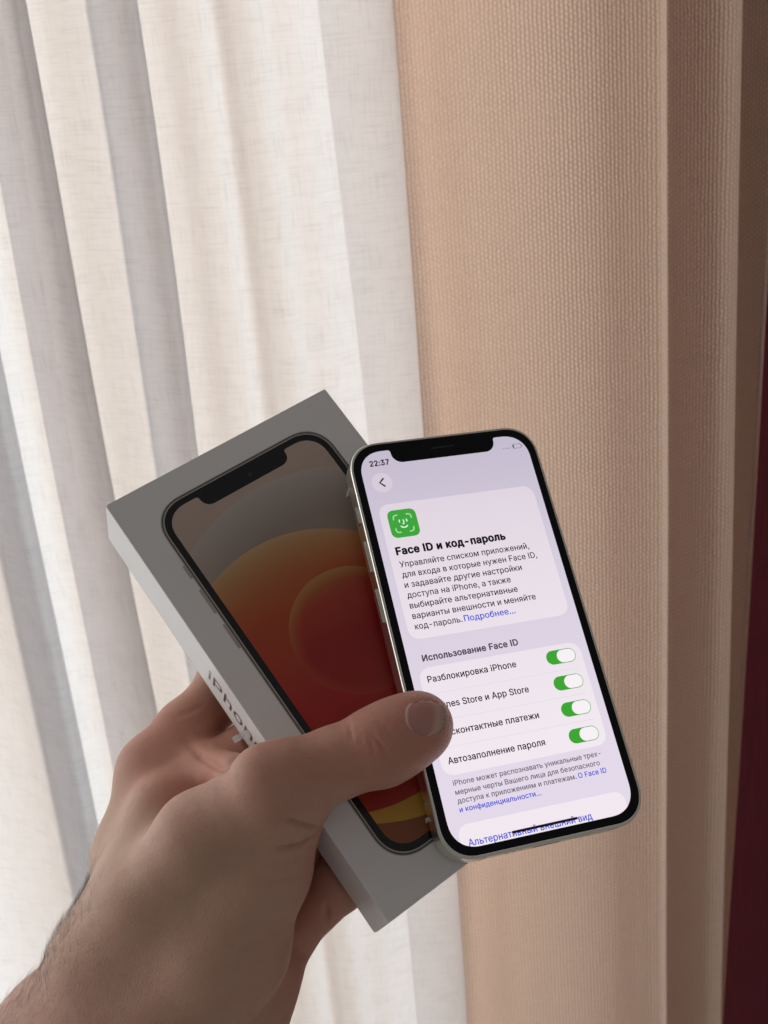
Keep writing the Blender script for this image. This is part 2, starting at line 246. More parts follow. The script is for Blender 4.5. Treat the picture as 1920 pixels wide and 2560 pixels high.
GLYPHS = json.loads(r'''{",":[188,[38,-119,68,71,137,71,84,-119]],"-":[453,[337,244,337,188,114,188,114,244]],".":[188,[95,-4,83,-3,73,1,63,9,55,18,51,29,50,41,51,53,55,64,63,73,73,81,83,85,95,87,107,85,118,81,128,73,135,64,140,53,141,41,140,29,135,18,128,9,118,1,107,-3]],"2":[453,[64,0,64,47,234,229,282,282,294,298,303,312,311,327,316,341,319,356,320,371,319,389,315,405,308,419,298,431,287,441,273,449,258,455,241,458,224,460,205,458,188,454,172,447,159,438,148,427,139,413,132,398,128,381,127,362,66,362,68,391,75,418,86,442,102,464,121,482,143,496,168,507,196,513,225,516,254,513,281,507,306,497,328,482,346,465,361,445,372,423,379,398,381,372,380,354,377,336,371,318,363,299,351,280,336,259,317,235,294,209,267,180,153,60,153,57,389,57,389,0]],"3":[453,[218,-7,188,-5,159,1,133,10,108,22,88,38,70,57,57,79,48,104,44,132,109,132,112,115,118,100,126,87,137,76,150,66,165,59,182,54,200,51,219,50,239,51,258,55,275,61,291,69,304,80,315,93,323,108,328,125,329,145,328,163,323,180,316,196,306,211,292,223,275,234,254,241,229,246,201,248,157,248,157,299,288,448,288,452,70,452,70,509,372,509,372,461,211,278,211,289,247,290,279,286,308,276,333,262,354,244,371,222,383,198,391,173,393,145,390,116,383,90,370,66,354,45,333,27,309,12,281,2,251,-5]],"7":[453,[97,0,323,448,323,452,62,452,62,509,391,509,391,449,165,0]],":":[188,[95,-4,83,-3,73,1,63,9,55,18,51,29,50,41,51,53,55,64,63,73,73,81,83,85,95,87,107,85,118,81,128,73,135,64,140,53,141,41,140,29,135,18,128,9,118,1,107,-3],[95,271,83,272,73,277,63,284,55,294,51,304,50,316,51,328,55,339,63,349,73,356,83,360,95,362,107,360,118,356,128,349,135,339,140,328,141,316,140,304,135,294,128,284,118,277,107,272]],"A":[480,[16,0,201,509,276,509,463,0,395,0,287,302,264,372,232,478,245,478,213,371,191,302,85,0],[110,142,110,199,370,199,370,142]],"D":[502,[219,0,96,0,96,57,215,57,254,60,288,68,318,81,343,99,363,122,379,149,390,181,397,216,399,255,397,294,390,329,379,361,364,388,344,410,320,428,291,441,258,449,221,452,93,452,93,509,225,509,273,505,315,495,353,478,385,455,412,426,433,391,449,351,458,306,462,255,458,205,449,159,433,119,411,83,384,54,351,31,312,14,268,3],[125,509,125,0,60,0,60,509]],"F":[410,[60,0,60,509,369,509,369,452,125,452,125,278,346,278,346,221,125,221,125,0]],"I":[187,[61,0,61,509,126,509,126,0]],"P":[445,[60,0,60,509,235,509,272,506,305,499,332,487,356,471,375,452,390,430,400,404,407,377,409,348,407,318,400,291,390,265,375,243,356,223,332,207,305,195,272,188,235,186,109,186,109,242,233,242,257,244,279,248,297,256,312,266,324,279,333,294,339,310,343,328,344,348,343,367,339,385,333,402,324,416,312,428,297,439,279,446,257,451,232,452,125,452,125,0]],"S":[447,[224,-9,188,-7,156,-1,128,9,102,23,81,40,64,60,51,83,42,109,38,137,104,137,108,118,114,102,123,88,136,76,150,66,166,59,185,53,204,50,224,49,246,50,267,54,286,60,303,69,317,79,329,92,338,106,344,122,346,139,344,154,340,168,332,179,322,189,310,197,296,205,245,222,184,239,145,253,112,269,86,289,67,313,56,341,52,372,54,400,62,425,75,448,92,468,113,484,138,498,165,508,195,514,227,516,259,514,289,508,316,498,340,484,360,468,377,449,390,427,398,403,401,378,337,378,332,402,320,421,302,437,280,449,254,456,225,459,204,457,185,454,167,448,152,440,139,430,129,418,121,405,117,391,115,376,117,359,122,345,131,334,142,324,155,315,169,308,212,293,264,279,312,264,328,256,344,248,359,238,372,226,384,213,395,198,402,180,407,161,408,139,406,112,399,87,386,64,370,43,349,25,323,11,294,0,261,-7]],"T":[449,[32,452,32,509,417,509,417,452,257,452,257,0,193,0,193,452]],"a":[389,[160,-9,137,-7,115,-3,94,5,76,15,60,29,48,45,38,63,32,84,30,108,32,128,36,146,43,161,53,174,64,184,78,193,92,200,108,206,125,211,178,220,234,227,265,235,276,255,276,257,275,272,272,285,267,297,260,307,251,315,240,322,227,327,212,330,196,331,178,330,163,327,149,322,118,301,100,274,41,291,51,313,64,331,79,346,95,358,114,368,133,375,153,380,173,383,194,384,239,379,255,375,271,369,286,360,300,350,312,336,322,320,330,301,335,278,337,251,337,0,277,0,277,52,272,52,252,25,242,16,229,8,215,1,199,-4,181,-7],[170,45,192,47,211,51,228,59,242,68,254,80,263,93,270,108,274,122,276,138,276,190,259,182,231,176,200,171,175,168,134,159,122,153,112,147,103,139,97,130,93,118,92,105,93,93,96,82,102,72,109,64,119,57,130,52,142,48,156,46]],"c":[396,[207,-8,174,-5,144,3,117,16,93,35,72,58,56,85,44,116,37,150,34,187,37,225,44,260,56,291,72,318,93,341,117,360,144,374,174,382,207,384,226,384,243,381,260,377,276,371,291,364,305,356,318,346,330,335,340,322,349,308,356,293,362,277,303,262,290,289,270,311,242,325,207,330,184,328,163,321,145,310,130,296,118,278,108,258,102,236,98,212,96,187,98,163,102,139,108,117,118,97,130,80,145,66,163,55,184,49,207,46,243,52,271,66,292,89,304,117,363,102,357,86,350,70,341,56,331,43,319,32,306,21,292,12,277,5,261,-1,244,-5,226,-7]],"e":[404,[212,-8,177,-5,145,3,117,16,92,35,72,58,56,85,44,116,37,150,34,187,36,224,44,258,55,290,71,317,91,340,115,359,142,373,172,382,205,384,226,383,246,380,266,374,285,366,303,355,319,341,334,324,347,305,357,282,365,256,370,227,371,194,371,169,75,169,75,221,338,221,310,202,308,226,304,248,298,269,288,286,277,301,263,314,246,323,227,328,205,330,183,328,164,323,146,313,131,301,119,286,109,270,102,251,97,231,96,211,96,178,98,151,102,127,110,106,121,88,135,73,151,61,169,53,190,48,212,46,227,47,241,49,254,53,265,58,276,65,285,73,294,82,300,93,306,105,365,91,358,72,348,55,335,39,320,26,302,14,283,4,261,-3,237,-7]],"h":[410,[114,227,114,0,53,0,53,509,114,509,114,287,102,287,116,319,132,344,152,362,175,374,200,382,227,384,252,383,275,377,295,369,313,356,328,340,341,321,350,298,355,271,357,240,357,0,296,0,296,235,293,263,286,286,273,304,256,318,235,326,210,329,192,328,176,324,161,317,147,308,136,297,126,283,119,266,115,248]],"i":[167,[53,0,53,379,114,379,114,0],[84,443,73,444,63,448,54,455,47,463,43,472,41,483,43,494,47,504,54,512,63,518,73,522,84,524,95,522,105,518,114,512,121,504,125,494,126,483,125,472,121,463,114,455,105,448,95,444]],"n":[410,[114,227,114,0,53,0,53,379,112,379,112,287,102,287,116,319,132,344,152,362,175,374,200,382,227,384,252,383,275,377,295,369,313,356,328,340,341,321,350,298,355,271,357,240,357,0,296,0,296,235,293,263,286,286,273,304,256,318,235,326,210,329,192,328,176,324,161,317,147,308,136,297,126,283,119,266,115,248]],"o":[415,[207,-8,174,-5,144,3,117,16,93,35,72,58,56,85,44,116,37,150,34,187,37,225,44,260,56,291,72,318,93,341,117,360,144,374,174,382,207,384,241,382,271,374,299,360,323,341,343,318,359,291,371,260,379,225,381,187,379,150,371,116,359,85,343,58,323,35,299,16,271,3,241,-5],[207,46,231,49,252,55,270,66,285,80,298,97,307,117,314,139,318,163,319,187,318,212,314,236,307,258,298,278,285,296,270,310,252,321,231,328,207,330,184,328,163,321,145,310,130,296,118,278,108,258,102,236,98,212,96,187,98,163,102,139,108,117,118,97,130,80,145,66,163,55,184,49]],"p":[424,[53,-143,53,379,112,379,112,319,118,319,137,346,147,355,158,364,171,373,188,379,207,383,229,384,259,382,287,374,313,361,335,342,354,320,370,293,381,261,388,227,390,189,388,151,381,116,370,84,355,57,336,34,313,16,288,3,260,-6,229,-8,208,-7,189,-3,173,4,159,12,147,21,138,31,118,59,114,59,114,-143],[220,47,242,49,262,55,279,66,294,80,306,97,316,117,323,139,327,163,328,189,327,215,323,239,316,261,307,281,295,298,280,311,262,322,243,328,220,330,198,328,178,322,161,312,147,299,134,282,125,263,118,241,114,216,113,189,114,162,118,138,125,115,135,95,147,78,162,65,179,55,198,49]],"r":[259,[53,0,53,379,112,379,112,321,115,321,124,339,137,354,152,367,171,377,191,383,213,385,229,384,243,384,243,322,230,324,207,326,190,324,174,321,159,315,146,306,135,296,126,284,119,269,115,254,114,237,114,0]],"s":[365,[182,-8,157,-7,133,-3,112,3,93,12,76,24,62,38,50,54,41,73,36,94,94,107,101,87,111,72,124,60,141,52,160,47,181,45,206,47,227,53,244,62,258,74,265,88,268,103,266,115,262,126,254,136,243,144,229,150,212,155,149,170,118,180,92,192,72,208,58,227,50,249,47,274,49,295,55,314,65,332,79,347,95,360,115,370,137,378,161,383,187,384,212,383,234,379,254,372,271,363,286,352,299,339,309,324,318,308,324,290,268,277,262,291,254,304,243,316,228,325,210,331,187,333,166,331,147,326,131,317,119,305,111,292,109,277,110,264,115,253,124,243,136,235,152,229,172,223,229,209,261,200,287,187,306,171,320,153,328,131,331,107,329,85,323,65,312,47,298,31,281,18,260,6,236,-2,210,-7]],"t":[227,[204,379,204,327,6,327,6,379],[65,471,126,471,126,98,127,83,130,70,136,61,144,55,156,51,170,50,185,51,202,54,213,2,192,-3,168,-4,138,-1,113,7,92,21,77,41,68,64,65,93]],"u":[410,[182,-5,158,-3,135,2,115,11,97,23,82,39,69,59,60,82,54,109,53,139,53,379,114,379,114,144,116,117,124,94,137,75,154,61,175,53,200,50,218,51,234,55,249,62,263,71,274,83,283,97,290,113,295,132,296,153,296,379,357,379,357,0,298,0,298,92,307,92,294,60,277,35,257,17,234,5,209,-3]],"А":[480,[16,0,201,509,276,509,463,0,395,0,287,302,264,372,232,478,245,478,213,371,191,302,85,0],[110,142,110,199,370,199,370,142]],"Б":[449,[60,0,60,509,364,509,364,452,125,452,125,295,242,295,275,293,305,288,332,278,355,264,374,248,390,228,402,205,408,179,411,151,408,121,402,95,390,71,375,50,355,32,332,18,305,8,275,2,242,0],[125,56,240,56,272,59,298,67,320,81,335,100,344,123,347,151,344,177,335,199,320,216,298,229,272,236,240,239,125,239]],"В":[456,[60,0,60,509,241,509,274,507,304,501,329,491,350,477,367,461,381,442,390,421,396,398,398,374,397,353,393,336,387,320,378,307,368,295,356,286,343,278,329,272,315,267,315,262,331,260,347,254,363,245,378,234,391,220,402,203,411,184,416,161,418,136,416,111,410,88,400,67,386,48,368,31,344,18,317,8,284,2,247,0],[125,57,245,57,281,60,309,67,330,80,344,96,353,115,355,137,354,153,350,169,342,184,333,197,320,209,306,218,289,225,269,229,248,231,125,231],[125,285,238,285,256,287,273,290,288,296,302,304,314,314,323,326,330,340,335,355,336,372,333,393,326,412,313,429,294,442,270,449,240,452,125,452]],"И":[523,[463,0,398,0,398,291,399,328,402,384,404,454,416,452,376,381,346,331,321,290,137,0,60,0,60,509,125,509,125,195,124,157,123,108,118,54,110,55,136,107,161,151,180,183,388,509,463,509]],"О":[533,[267,-7,225,-3,186,7,150,25,119,49,92,79,70,115,53,157,44,203,40,254,44,305,53,352,70,393,92,429,119,459,150,484,186,501,225,512,267,516,309,512,348,501,384,484,415,459,442,429,464,393,480,352,490,305,493,254,490,203,480,157,464,115,442,79,415,49,384,25,348,7,309,-3],[267,53,296,55,324,63,349,76,372,94,392,116,408,144,420,176,428,213,430,254,428,295,420,332,408,365,392,392,372,415,349,433,324,446,296,453,267,456,237,453,210,445,184,433,161,415,142,392,125,364,113,332,106,295,103,254,106,213,113,176,125,144,142,117,161,94,184,76,210,63,237,55]],"П":[517,[457,509,457,0,392,0,392,452,125,452,125,0,60,0,60,509]],"Р":[445,[60,0,60,509,235,509,272,506,305,499,332,487,356,471,375,452,390,430,400,404,407,377,409,348,407,318,400,291,390,265,375,243,356,223,332,207,305,195,272,188,235,186,109,186,109,242,233,242,257,244,279,248,297,256,312,266,324,279,333,294,339,310,343,328,344,348,343,367,339,385,333,402,324,416,312,428,297,439,279,446,257,451,232,452,125,452,125,0]],"У":[437,[87,0,87,57,122,57,138,58,151,61,163,65,172,72,180,81,185,92,195,116,16,509,87,509,154,357,185,282,209,215,232,149,214,149,248,245,290,357,351,509,420,509,244,84,220,40,210,29,198,19,184,11,166,5,145,1,121,0]],"а":[389,[160,-9,137,-7,115,-3,94,5,76,15,60,29,48,45,38,63,32,84,30,108,32,128,36,146,43,161,53,174,64,184,78,193,92,200,108,206,125,211,178,220,234,227,265,235,276,255,276,257,275,272,272,285,267,297,260,307,251,315,240,322,227,327,212,330,196,331,178,330,163,327,149,322,118,301,100,274,41,291,51,313,64,331,79,346,95,358,114,368,133,375,153,380,173,383,194,384,239,379,255,375,271,369,286,360,300,350,312,336,322,320,330,301,335,278,337,251,337,0,277,0,277,52,272,52,252,25,242,16,229,8,215,1,199,-4,181,-7],[170,45,192,47,211,51,228,59,242,68,254,80,263,93,270,108,274,122,276,138,276,190,259,182,231,176,200,171,175,168,134,159,122,153,112,147,103,139,97,130,93,118,92,105,93,93,96,82,102,72,109,64,119,57,130,52,142,48,156,46]],"б":[411,[208,-8,176,-6,147,2,119,15,95,33,74,55,57,82,44,113,37,147,34,185,34,198,35,236,37,270,41,301,46,329,54,354,62,376,73,395,86,412,101,426,118,438,137,448,159,455,183,461,209,465,238,468,273,475,290,488,294,509,349,509,347,491,344,475,338,461,330,449,318,439,304,431,286,424,264,420,238,417,206,414,178,408,155,401,135,390,119,375,107,356,97,332,90,302,85,266,86,266,94,283,105,299,118,314,132,328,149,340,167,350,187,357,207,362,229,363,256,361,281,353,304,339,325,322,343,300,357,274,368,246,375,215,377,181,375,147,368,114,355,84,339,58,319,35,295,17,268,3,239,-5],[208,46,230,48,249,53,266,62,281,74,293,89,303,108,310,129,315,152,316,178,315,204,311,228,304,249,294,267,282,282,268,294,251,303,232,308,211,310,189,308,169,302,151,293,135,280,121,264,110,245,102,224,97,201,96,175,97,151,102,129,109,109,119,90,132,75,148,62,166,53,186,48]],"в":[392,[53,0,53,379,208,379,247,376,280,367,307,352,327,331,339,307,343,278,341,258,335,240,324,226,309,214,291,205,270,199,284,196,298,191,312,185,325,176,336,165,345,152,352,138,357,121,358,102,356,84,351,66,343,50,331,35,317,23,300,13,280,6,257,1,232,0],[111,56,232,56,251,57,266,62,279,70,288,80,293,93,295,108,293,125,288,141,279,153,266,162,251,167,232,169,111,169],[111,220,209,220,230,222,248,227,263,234,273,245,280,258,282,273,280,288,273,300,262,310,248,318,230,322,208,324,111,324]],"г":[304,[290,379,290,323,114,323,114,0,53,0,53,379]],"д":[427,[13,-110,13,56,44,56,65,82,79,116,90,164,98,231,110,379,356,379,356,56,414,56,414,-110,353,-110,353,0,74,0,74,-110],[114,56,295,56,295,323,166,323,157,231,153,193,148,158,143,127,135,99,126,76]],"е":[404,[212,-8,177,-5,145,3,117,16,92,35,72,58,56,85,44,116,37,150,34,187,36,224,44,258,55,290,71,317,91,340,115,359,142,373,172,382,205,384,226,383,246,380,266,374,285,366,303,355,319,341,334,324,347,305,357,282,365,256,370,227,371,194,371,169,75,169,75,221,338,221,310,202,308,226,304,248,298,269,288,286,277,301,263,314,246,323,227,328,205,330,183,328,164,323,146,313,131,301,119,286,109,270,102,251,97,231,96,211,96,178,98,151,102,127,110,106,121,88,135,73,151,61,169,53,190,48,212,46,227,47,241,49,254,53,265,58,276,65,285,73,294,82,300,93,306,105,365,91,358,72,348,55,335,39,320,26,302,14,283,4,261,-3,237,-7]],"ж":[563,[21,0,174,193,23,379,95,379,221,218,252,218,252,379,313,379,313,218,342,218,468,379,541,379,390,193,543,0,469,0,342,162,313,162,313,0,252,0,252,162,223,162,95,0]],"з":[343,[171,-4,146,-3,123,1,101,8,82,17,65,29,51,43,40,59,34,76,31,95,94,95,97,82,105,71,117,61,133,54,151,49,171,47,193,49,211,55,227,65,239,77,246,92,249,109,246,126,239,141,226,154,208,163,187,169,163,171,138,171,138,217,163,217,183,219,201,224,217,233,229,245,236,259,238,276,236,292,230,306,220,318,207,327,191,332,173,334,154,332,137,327,122,319,109,309,102,296,99,281,40,281,42,301,48,319,59,335,72,349,88,361,107,371,128,378,150,382,173,384,197,382,220,377,239,370,257,359,271,346,283,332,291,315,296,298,298,279,296,258,289,240,277,224,262,212,245,203,225,197,225,194,252,188,273,178,291,164,303,147,310,127,313,104,311,84,305,66,294,48,281,33,264,20,244,10,222,2,198,-3]],"и":[411,[358,0,296,0,296,274,293,274,111,0,53,0,53,379,114,379,114,104,118,104,300,379,358,379]],"й":[411,[358,0,296,0,296,274,293,274,111,0,53,0,53,379,114,379,114,104,118,104,300,379,358,379],[205,433,187,434,171,439,155,446,142,455,130,467,120,481,112,496,108,512,107,529,151,529,153,515,158,502,166,491,177,483,190,478,205,476,220,478,233,483,244,491,252,502,257,515,259,529,304,529,303,512,298,496,291,481,281,467,269,456,256,446,240,439,223,434]],"к":[376,[53,0,53,379,114,379,114,215,152,215,288,379,366,379,213,196,368,0,290,0,167,159,114,159,114,0]],"л":[400,[6,0,6,56,20,56,48,63,67,86,71,98,75,114,78,133,84,211,91,379,348,379,348,0,286,0,286,323,149,323,143,189,140,150,135,115,129,84,120,58,109,37,94,21,76,9,54,2,27,0]],"м":[535,[53,0,53,379,144,379,232,168,246,132,257,100,265,70,273,41,263,41,270,69,278,100,289,132,303,168,390,379,482,379,482,0,421,0,421,197,421,237,422,276,422,315,423,354,430,354,415,300,399,252,377,198,294,0,240,0,156,198,135,252,118,300,102,354,111,354,112,318,113,279,113,238,113,197,113,0]],"н":[409,[309,223,309,167,99,167,99,223],[114,379,114,0,53,0,53,379],[356,379,356,0,295,0,295,379]],"о":[415,[207,-8,174,-5,144,3,117,16,93,35,72,58,56,85,44,116,37,150,34,187,37,225,44,260,56,291,72,318,93,341,117,360,144,374,174,382,207,384,241,382,271,374,299,360,323,341,343,318,359,291,371,260,379,225,381,187,379,150,371,116,359,85,343,58,323,35,299,16,271,3,241,-5],[207,46,231,49,252,55,270,66,285,80,298,97,307,117,314,139,318,163,319,187,318,212,314,236,307,258,298,278,285,296,270,310,252,321,231,328,207,330,184,328,163,321,145,310,130,296,118,278,108,258,102,236,98,212,96,187,98,163,102,139,108,117,118,97,130,80,145,66,163,55,184,49]],"п":[408,[355,379,355,0,294,0,294,323,114,323,114,0,53,0,53,379]],"р":[424,[53,-143,53,379,112,379,112,319,118,319,137,346,147,355,158,364,171,373,188,379,207,383,229,384,259,382,287,374,313,361,335,342,354,320,370,293,381,261,388,227,390,189,388,151,381,116,370,84,355,57,336,34,313,16,288,3,260,-6,229,-8,208,-7,189,-3,173,4,159,12,147,21,138,31,118,59,114,59,114,-143],[220,47,242,49,262,55,279,66,294,80,306,97,316,117,323,139,327,163,328,189,327,215,323,239,316,261,307,281,295,298,280,311,262,322,243,328,220,330,198,328,178,322,161,312,147,299,134,282,125,263,118,241,114,216,113,189,114,162,118,138,125,115,135,95,147,78,162,65,179,55,198,49]],"с":[396,[207,-8,174,-5,144,3,117,16,93,35,72,58,56,85,44,116,37,150,34,187,37,225,44,260,56,291,72,318,93,341,117,360,144,374,174,382,207,384,226,384,243,381,260,377,276,371,291,364,305,356,318,346,330,335,340,322,349,308,356,293,362,277,303,262,290,289,270,311,242,325,207,330,184,328,163,321,145,310,130,296,118,278,108,258,102,236,98,212,96,187,98,163,102,139,108,117,118,97,130,80,145,66,163,55,184,49,207,46,243,52,271,66,292,89,304,117,363,102,357,86,350,70,341,56,331,43,319,32,306,21,292,12,277,5,261,-1,244,-5,226,-7]],"т":[325,[132,0,132,325,6,325,6,379,319,379,319,325,193,325,193,0]],"у":[389,[47,-139,61,-86,71,-87,104,-89,113,-86,122,-81,130,-74,138,-64,145,-51,151,-36,163,-1,17,379,84,379,165,155,187,87,206,21,184,21,202,87,224,155,305,379,371,379,204,-58,196,-77,187,-93,177,-107,165,-119,153,-128,139,-136,125,-141,109,-144,91,-145,65,-143]],"ф":[477,[208,-8,175,-5,145,3,117,16,93,35,73,58,56,85,44,116,37,150,34,187,37,225,44,260,56,291,73,318,93,341,117,360,145,374,175,382,208,384,269,384,302,382,333,374,360,360,384,341,405,318,421,291,433,260,441,225,443,187,441,150,433,116,421,85,405,58,384,35,360,16,333,3,302,-5,269,-8],[208,43,269,43,293,46,314,52,332,64,347,79,360,96,370,117,377,139,381,163,382,187,381,213,377,237,370,260,360,281,347,299,332,314,314,326,293,333,269,335,208,335,184,333,163,326,145,314,130,299,117,281,108,260,101,237,96,213,95,187,96,163,101,139,108,117,117,96,130,79,145,64,163,52,184,46],[208,-143,208,509,269,509,269,-143]],"х":[379,[21,0,171,218,171,171,29,379,100,379,147,306,179,253,207,206,175,206,202,253,233,306,282,379,352,379,209,169,209,214,358,0,287,0,231,85,200,136,173,182,205,182,178,136,148,85,91,0]],"ц":[415,[53,0,53,379,114,379,114,56,294,56,294,379,355,379,355,0],[344,-109,344,0,318,0,318,56,405,56,405,-109]],"ч":[401,[198,118,157,122,121,134,92,153,70,181,57,216,53,258,53,379,114,379,114,258,116,232,124,211,138,195,155,184,175,177,198,175,221,176,244,178,264,182,324,199,324,143,285,130,244,122],[287,0,287,379,348,379,348,0]],"ш":[572,[53,379,114,379,114,56,255,56,255,379,316,379,316,56,458,56,458,379,519,379,519,0,53,0]],"ы":[511,[104,244,214,244,243,242,268,237,290,228,309,217,325,202,337,186,346,167,352,146,353,123,352,101,346,80,337,61,325,43,309,29,290,16,268,7,243,2,214,0,53,0,53,379,114,379,114,56,214,56,235,58,254,64,270,74,282,87,289,103,292,121,289,139,282,155,270,169,254,179,235,185,214,187,104,187],[397,0,397,379,458,379,458,0]],"ь":[388,[104,244,214,244,243,242,268,237,290,228,309,217,325,202,337,186,346,167,352,146,353,123,352,101,346,80,337,61,325,43,309,29,290,16,268,7,243,2,214,0,53,0,53,379,114,379,114,56,214,56,235,58,254,64,270,74,282,87,289,103,292,121,289,139,282,155,270,169,254,179,235,185,214,187,104,187]],"я":[385,[332,0,271,0,271,326,184,326,155,324,131,318,114,309,102,295,95,279,93,259,95,240,102,224,114,211,132,201,155,195,184,194,298,194,298,142,180,142,134,146,97,157,68,174,48,198,36,226,32,259,36,293,48,322,68,346,97,365,134,376,180,379,332,379],[85,0,15,0,122,172,190,172]],"…":[588,[98,-4,86,-3,75,1,66,9,58,18,54,29,52,41,54,53,58,64,66,73,75,81,86,85,98,87,110,85,121,81,130,73,138,64,142,53,144,41,142,29,138,18,130,9,121,1,110,-3],[294,-4,282,-3,271,1,262,9,254,18,250,29,248,41,250,53,254,64,262,73,271,81,282,85,294,87,306,85,317,81,326,73,334,64,338,53,340,41,338,29,334,18,326,9,317,1,306,-3],[490,-4,478,-3,468,1,458,9,451,18,446,29,445,41,446,53,451,64,458,73,468,81,478,85,490,87,502,85,513,81,523,73,530,64,535,53,536,41,535,29,530,18,523,9,513,1,502,-3]]," ":[188]}''')           # letter outlines, thousandths of the type size
def text(name, body, mat, parent, x0, base, x1, z, size, bold=0.0):
    """lettering whose left end is x0, right end x1, baseline base (mm)"""
    pen = 0; G = []
    for ch in body:
        g = GLYPHS[ch]
        lps = [[(pen + lp[i], lp[i + 1]) for i in range(0, len(lp), 2)] for lp in g[1:]]
        if lps: G.append(lps)
        pen += g[0] + bold * 500
    lo = min(p[0] for l in G for k in l for p in k); hi = max(p[0] for l in G for k in l for p in k)
    sx = (x1 - x0) / (hi - lo); sy = size * 1.43 / 1000
    VV = []; FF = []; n = 0
    d = bold * 700
    shifts = [(0, 0)] if not bold else [(0, 0)] + [(d * math.cos(k * math.pi / 4), 0.8 * d * math.sin(k * math.pi / 4)) for k in range(8)]
    for lps in G:
        V, F = fill([[(float(a), float(b)) for a, b in l] for l in lps])
        for k, (ox, oy_) in enumerate(shifts):            # heavier type: the letter struck several times, a hair apart
            VV.append(np.stack([x0 + (V[:, 0] + ox - lo) * sx, base + (V[:, 1] + oy_) * sy, np.full(len(V), k * 0.0006)], 1)); FF.append(F + n); n += len(V)
    o = obj(name, mesh_from(name, np.vstack(VV) * MM, np.vstack(FF)), mat, parent)
    o.location = (0, 0, z * MM)
    return o
def box_bm(bm, x0, x1, y0, y1, z0, z1, M=None):
    vs = [bm.verts.new((x * MM, y * MM, z * MM)) for z in (z0, z1) for y in (y0, y1) for x in (x0, x1)]
    for f in ((0, 2, 3, 1), (4, 5, 7, 6), (0, 1, 5, 4), (2, 6, 7, 3), (0, 4, 6, 2), (1, 3, 7, 5)):
        bm.faces.new([vs[i] for i in f])
    return vs
def solid(name, boxes, mat, parent, bevel=0.0, seg=2):
    bm = bmesh.new()
    for bx in boxes: box_bm(bm, *bx)
    if bevel:
        bmesh.ops.bevel(bm, geom=bm.edges[:], offset=bevel * MM, segments=seg, affect='EDGES', profile=0.5)
    me = bpy.data.meshes.new(name)
    bm.to_mesh(me); bm.free()
    return obj(name, me, mat, parent)
def loft(name, loops, mat, parent, cap0=True, cap1=True, smooth=False):
    """loops: list of equal-length closed 3-D loops (mm)"""
    n = len(loops[0]); V = [p for lp in loops for p in lp]; F = []
    for k in range(len(loops) - 1):
        for i in range(n):
            j = (i + 1) % n
            F.append((k * n + i, k * n + j, (k + 1) * n + j, (k + 1) * n + i))
    if cap0: F.append(tuple(reversed(range(n))))
    if cap1: F.append(tuple((len(loops) - 1) * n + i for i in range(n)))
    me = mesh_from(name, [(x * MM, y * MM, z * MM) for x, y, z in V], F)
    o = obj(name, me, mat, parent)
    if smooth:
        me.polygons.foreach_set('use_smooth', [len(p.vertices) == 4 for p in me.polygons])
    return o

# ------------------------------------------------------------------ fabric sheets hung in folds
def catmull(P, per=14):
    P = [np.array(p, float) for p in P]
    P = [2 * P[0] - P[1]] + P + [2 * P[-1] - P[-2]]
    out = []
    for i in range(1, len(P) - 2):
        p0, p1, p2, p3 = P[i - 1:i + 3]
        # centripetal form keeps the tight folds free of loops
        t0 = 0; t1 = t0 + max(np.linalg.norm(p1 - p0), 1e-6) ** .5
        t2 = t1 + max(np.linalg.norm(p2 - p1), 1e-6) ** .5
        t3 = t2 + max(np.linalg.norm(p3 - p2), 1e-6) ** .5
        for t in np.linspace(t1, t2, per, endpoint=False):
            A1 = (t1 - t) / (t1 - t0) * p0 + (t - t0) / (t1 - t0) * p1
            A2 = (t2 - t) / (t2 - t1) * p1 + (t - t1) / (t2 - t1) * p2
            A3 = (t3 - t) / (t3 - t2) * p2 + (t - t2) / (t3 - t2) * p3
            B1 = (t2 - t) / (t2 - t0) * A1 + (t - t0) / (t2 - t0) * A2
            B2 = (t3 - t) / (t3 - t1) * A2 + (t - t1) / (t3 - t1) * A3
            out.append((t2 - t) / (t2 - t1) * B1 + (t - t1) / (t2 - t1) * B2)
    out.append(P[-2])
    return np.array(out)
def curtain(name, path, z0, z1, mat, wob, seed, nz=90):
    """path: plan points (x, y[, dx_bottom, dy_bottom]) in mm; hung from z1 down to z0"""
    P = [tuple(p) + (0.0,) * (4 - len(p)) for p in path]
    C = catmull(P)
    seg = np.linalg.norm(np.diff(C[:, :2], axis=0), axis=1)
    u = np.concatenate([[0], np.cumsum(seg)])
    r = np.random.default_rng(seed)
    ph = r.uniform(0, 6.28, 8); fr = r.uniform(0.6, 2.4, 8)
    zs = np.linspace(z0, z1, nz)
    n = len(C); V = []
    for z in zs:
        t = (1400 - z) / 600.0                     # 0 at the top of the picture, 1 at its foot
        wx = wob * sum(np.sin(fr[k] * z / 160 + ph[k] + C[:, 0] / (35 + 9 * k)) for k in range(4)) / 4
        wy = wob * sum(np.sin(fr[k] * z / 150 + ph[k] + C[:, 0] / (28 + 7 * k)) for k in range(4, 8)) / 3
        V.append(np.stack([C[:, 0] + C[:, 2] * t + wx, C[:, 1] + C[:, 3] * t + wy, np.full(n, z)], 1))
    V = np.concatenate(V) * MM
    F = [(k * n + i, k * n + i + 1, (k + 1) * n + i + 1, (k + 1) * n + i) for k in range(nz - 1) for i in range(n - 1)]
    me = mesh_from(name, V, F, True)
    uv = me.uv_layers.new(name='UVMap')
    vi = np.empty(len(me.loops), int); me.loops.foreach_get('vertex_index', vi)
    U = np.stack([u[vi % n] * MM, V[vi, 2]], 1)
    uv.data.foreach_set('uv', U.ravel())
    return obj(name, me, mat)

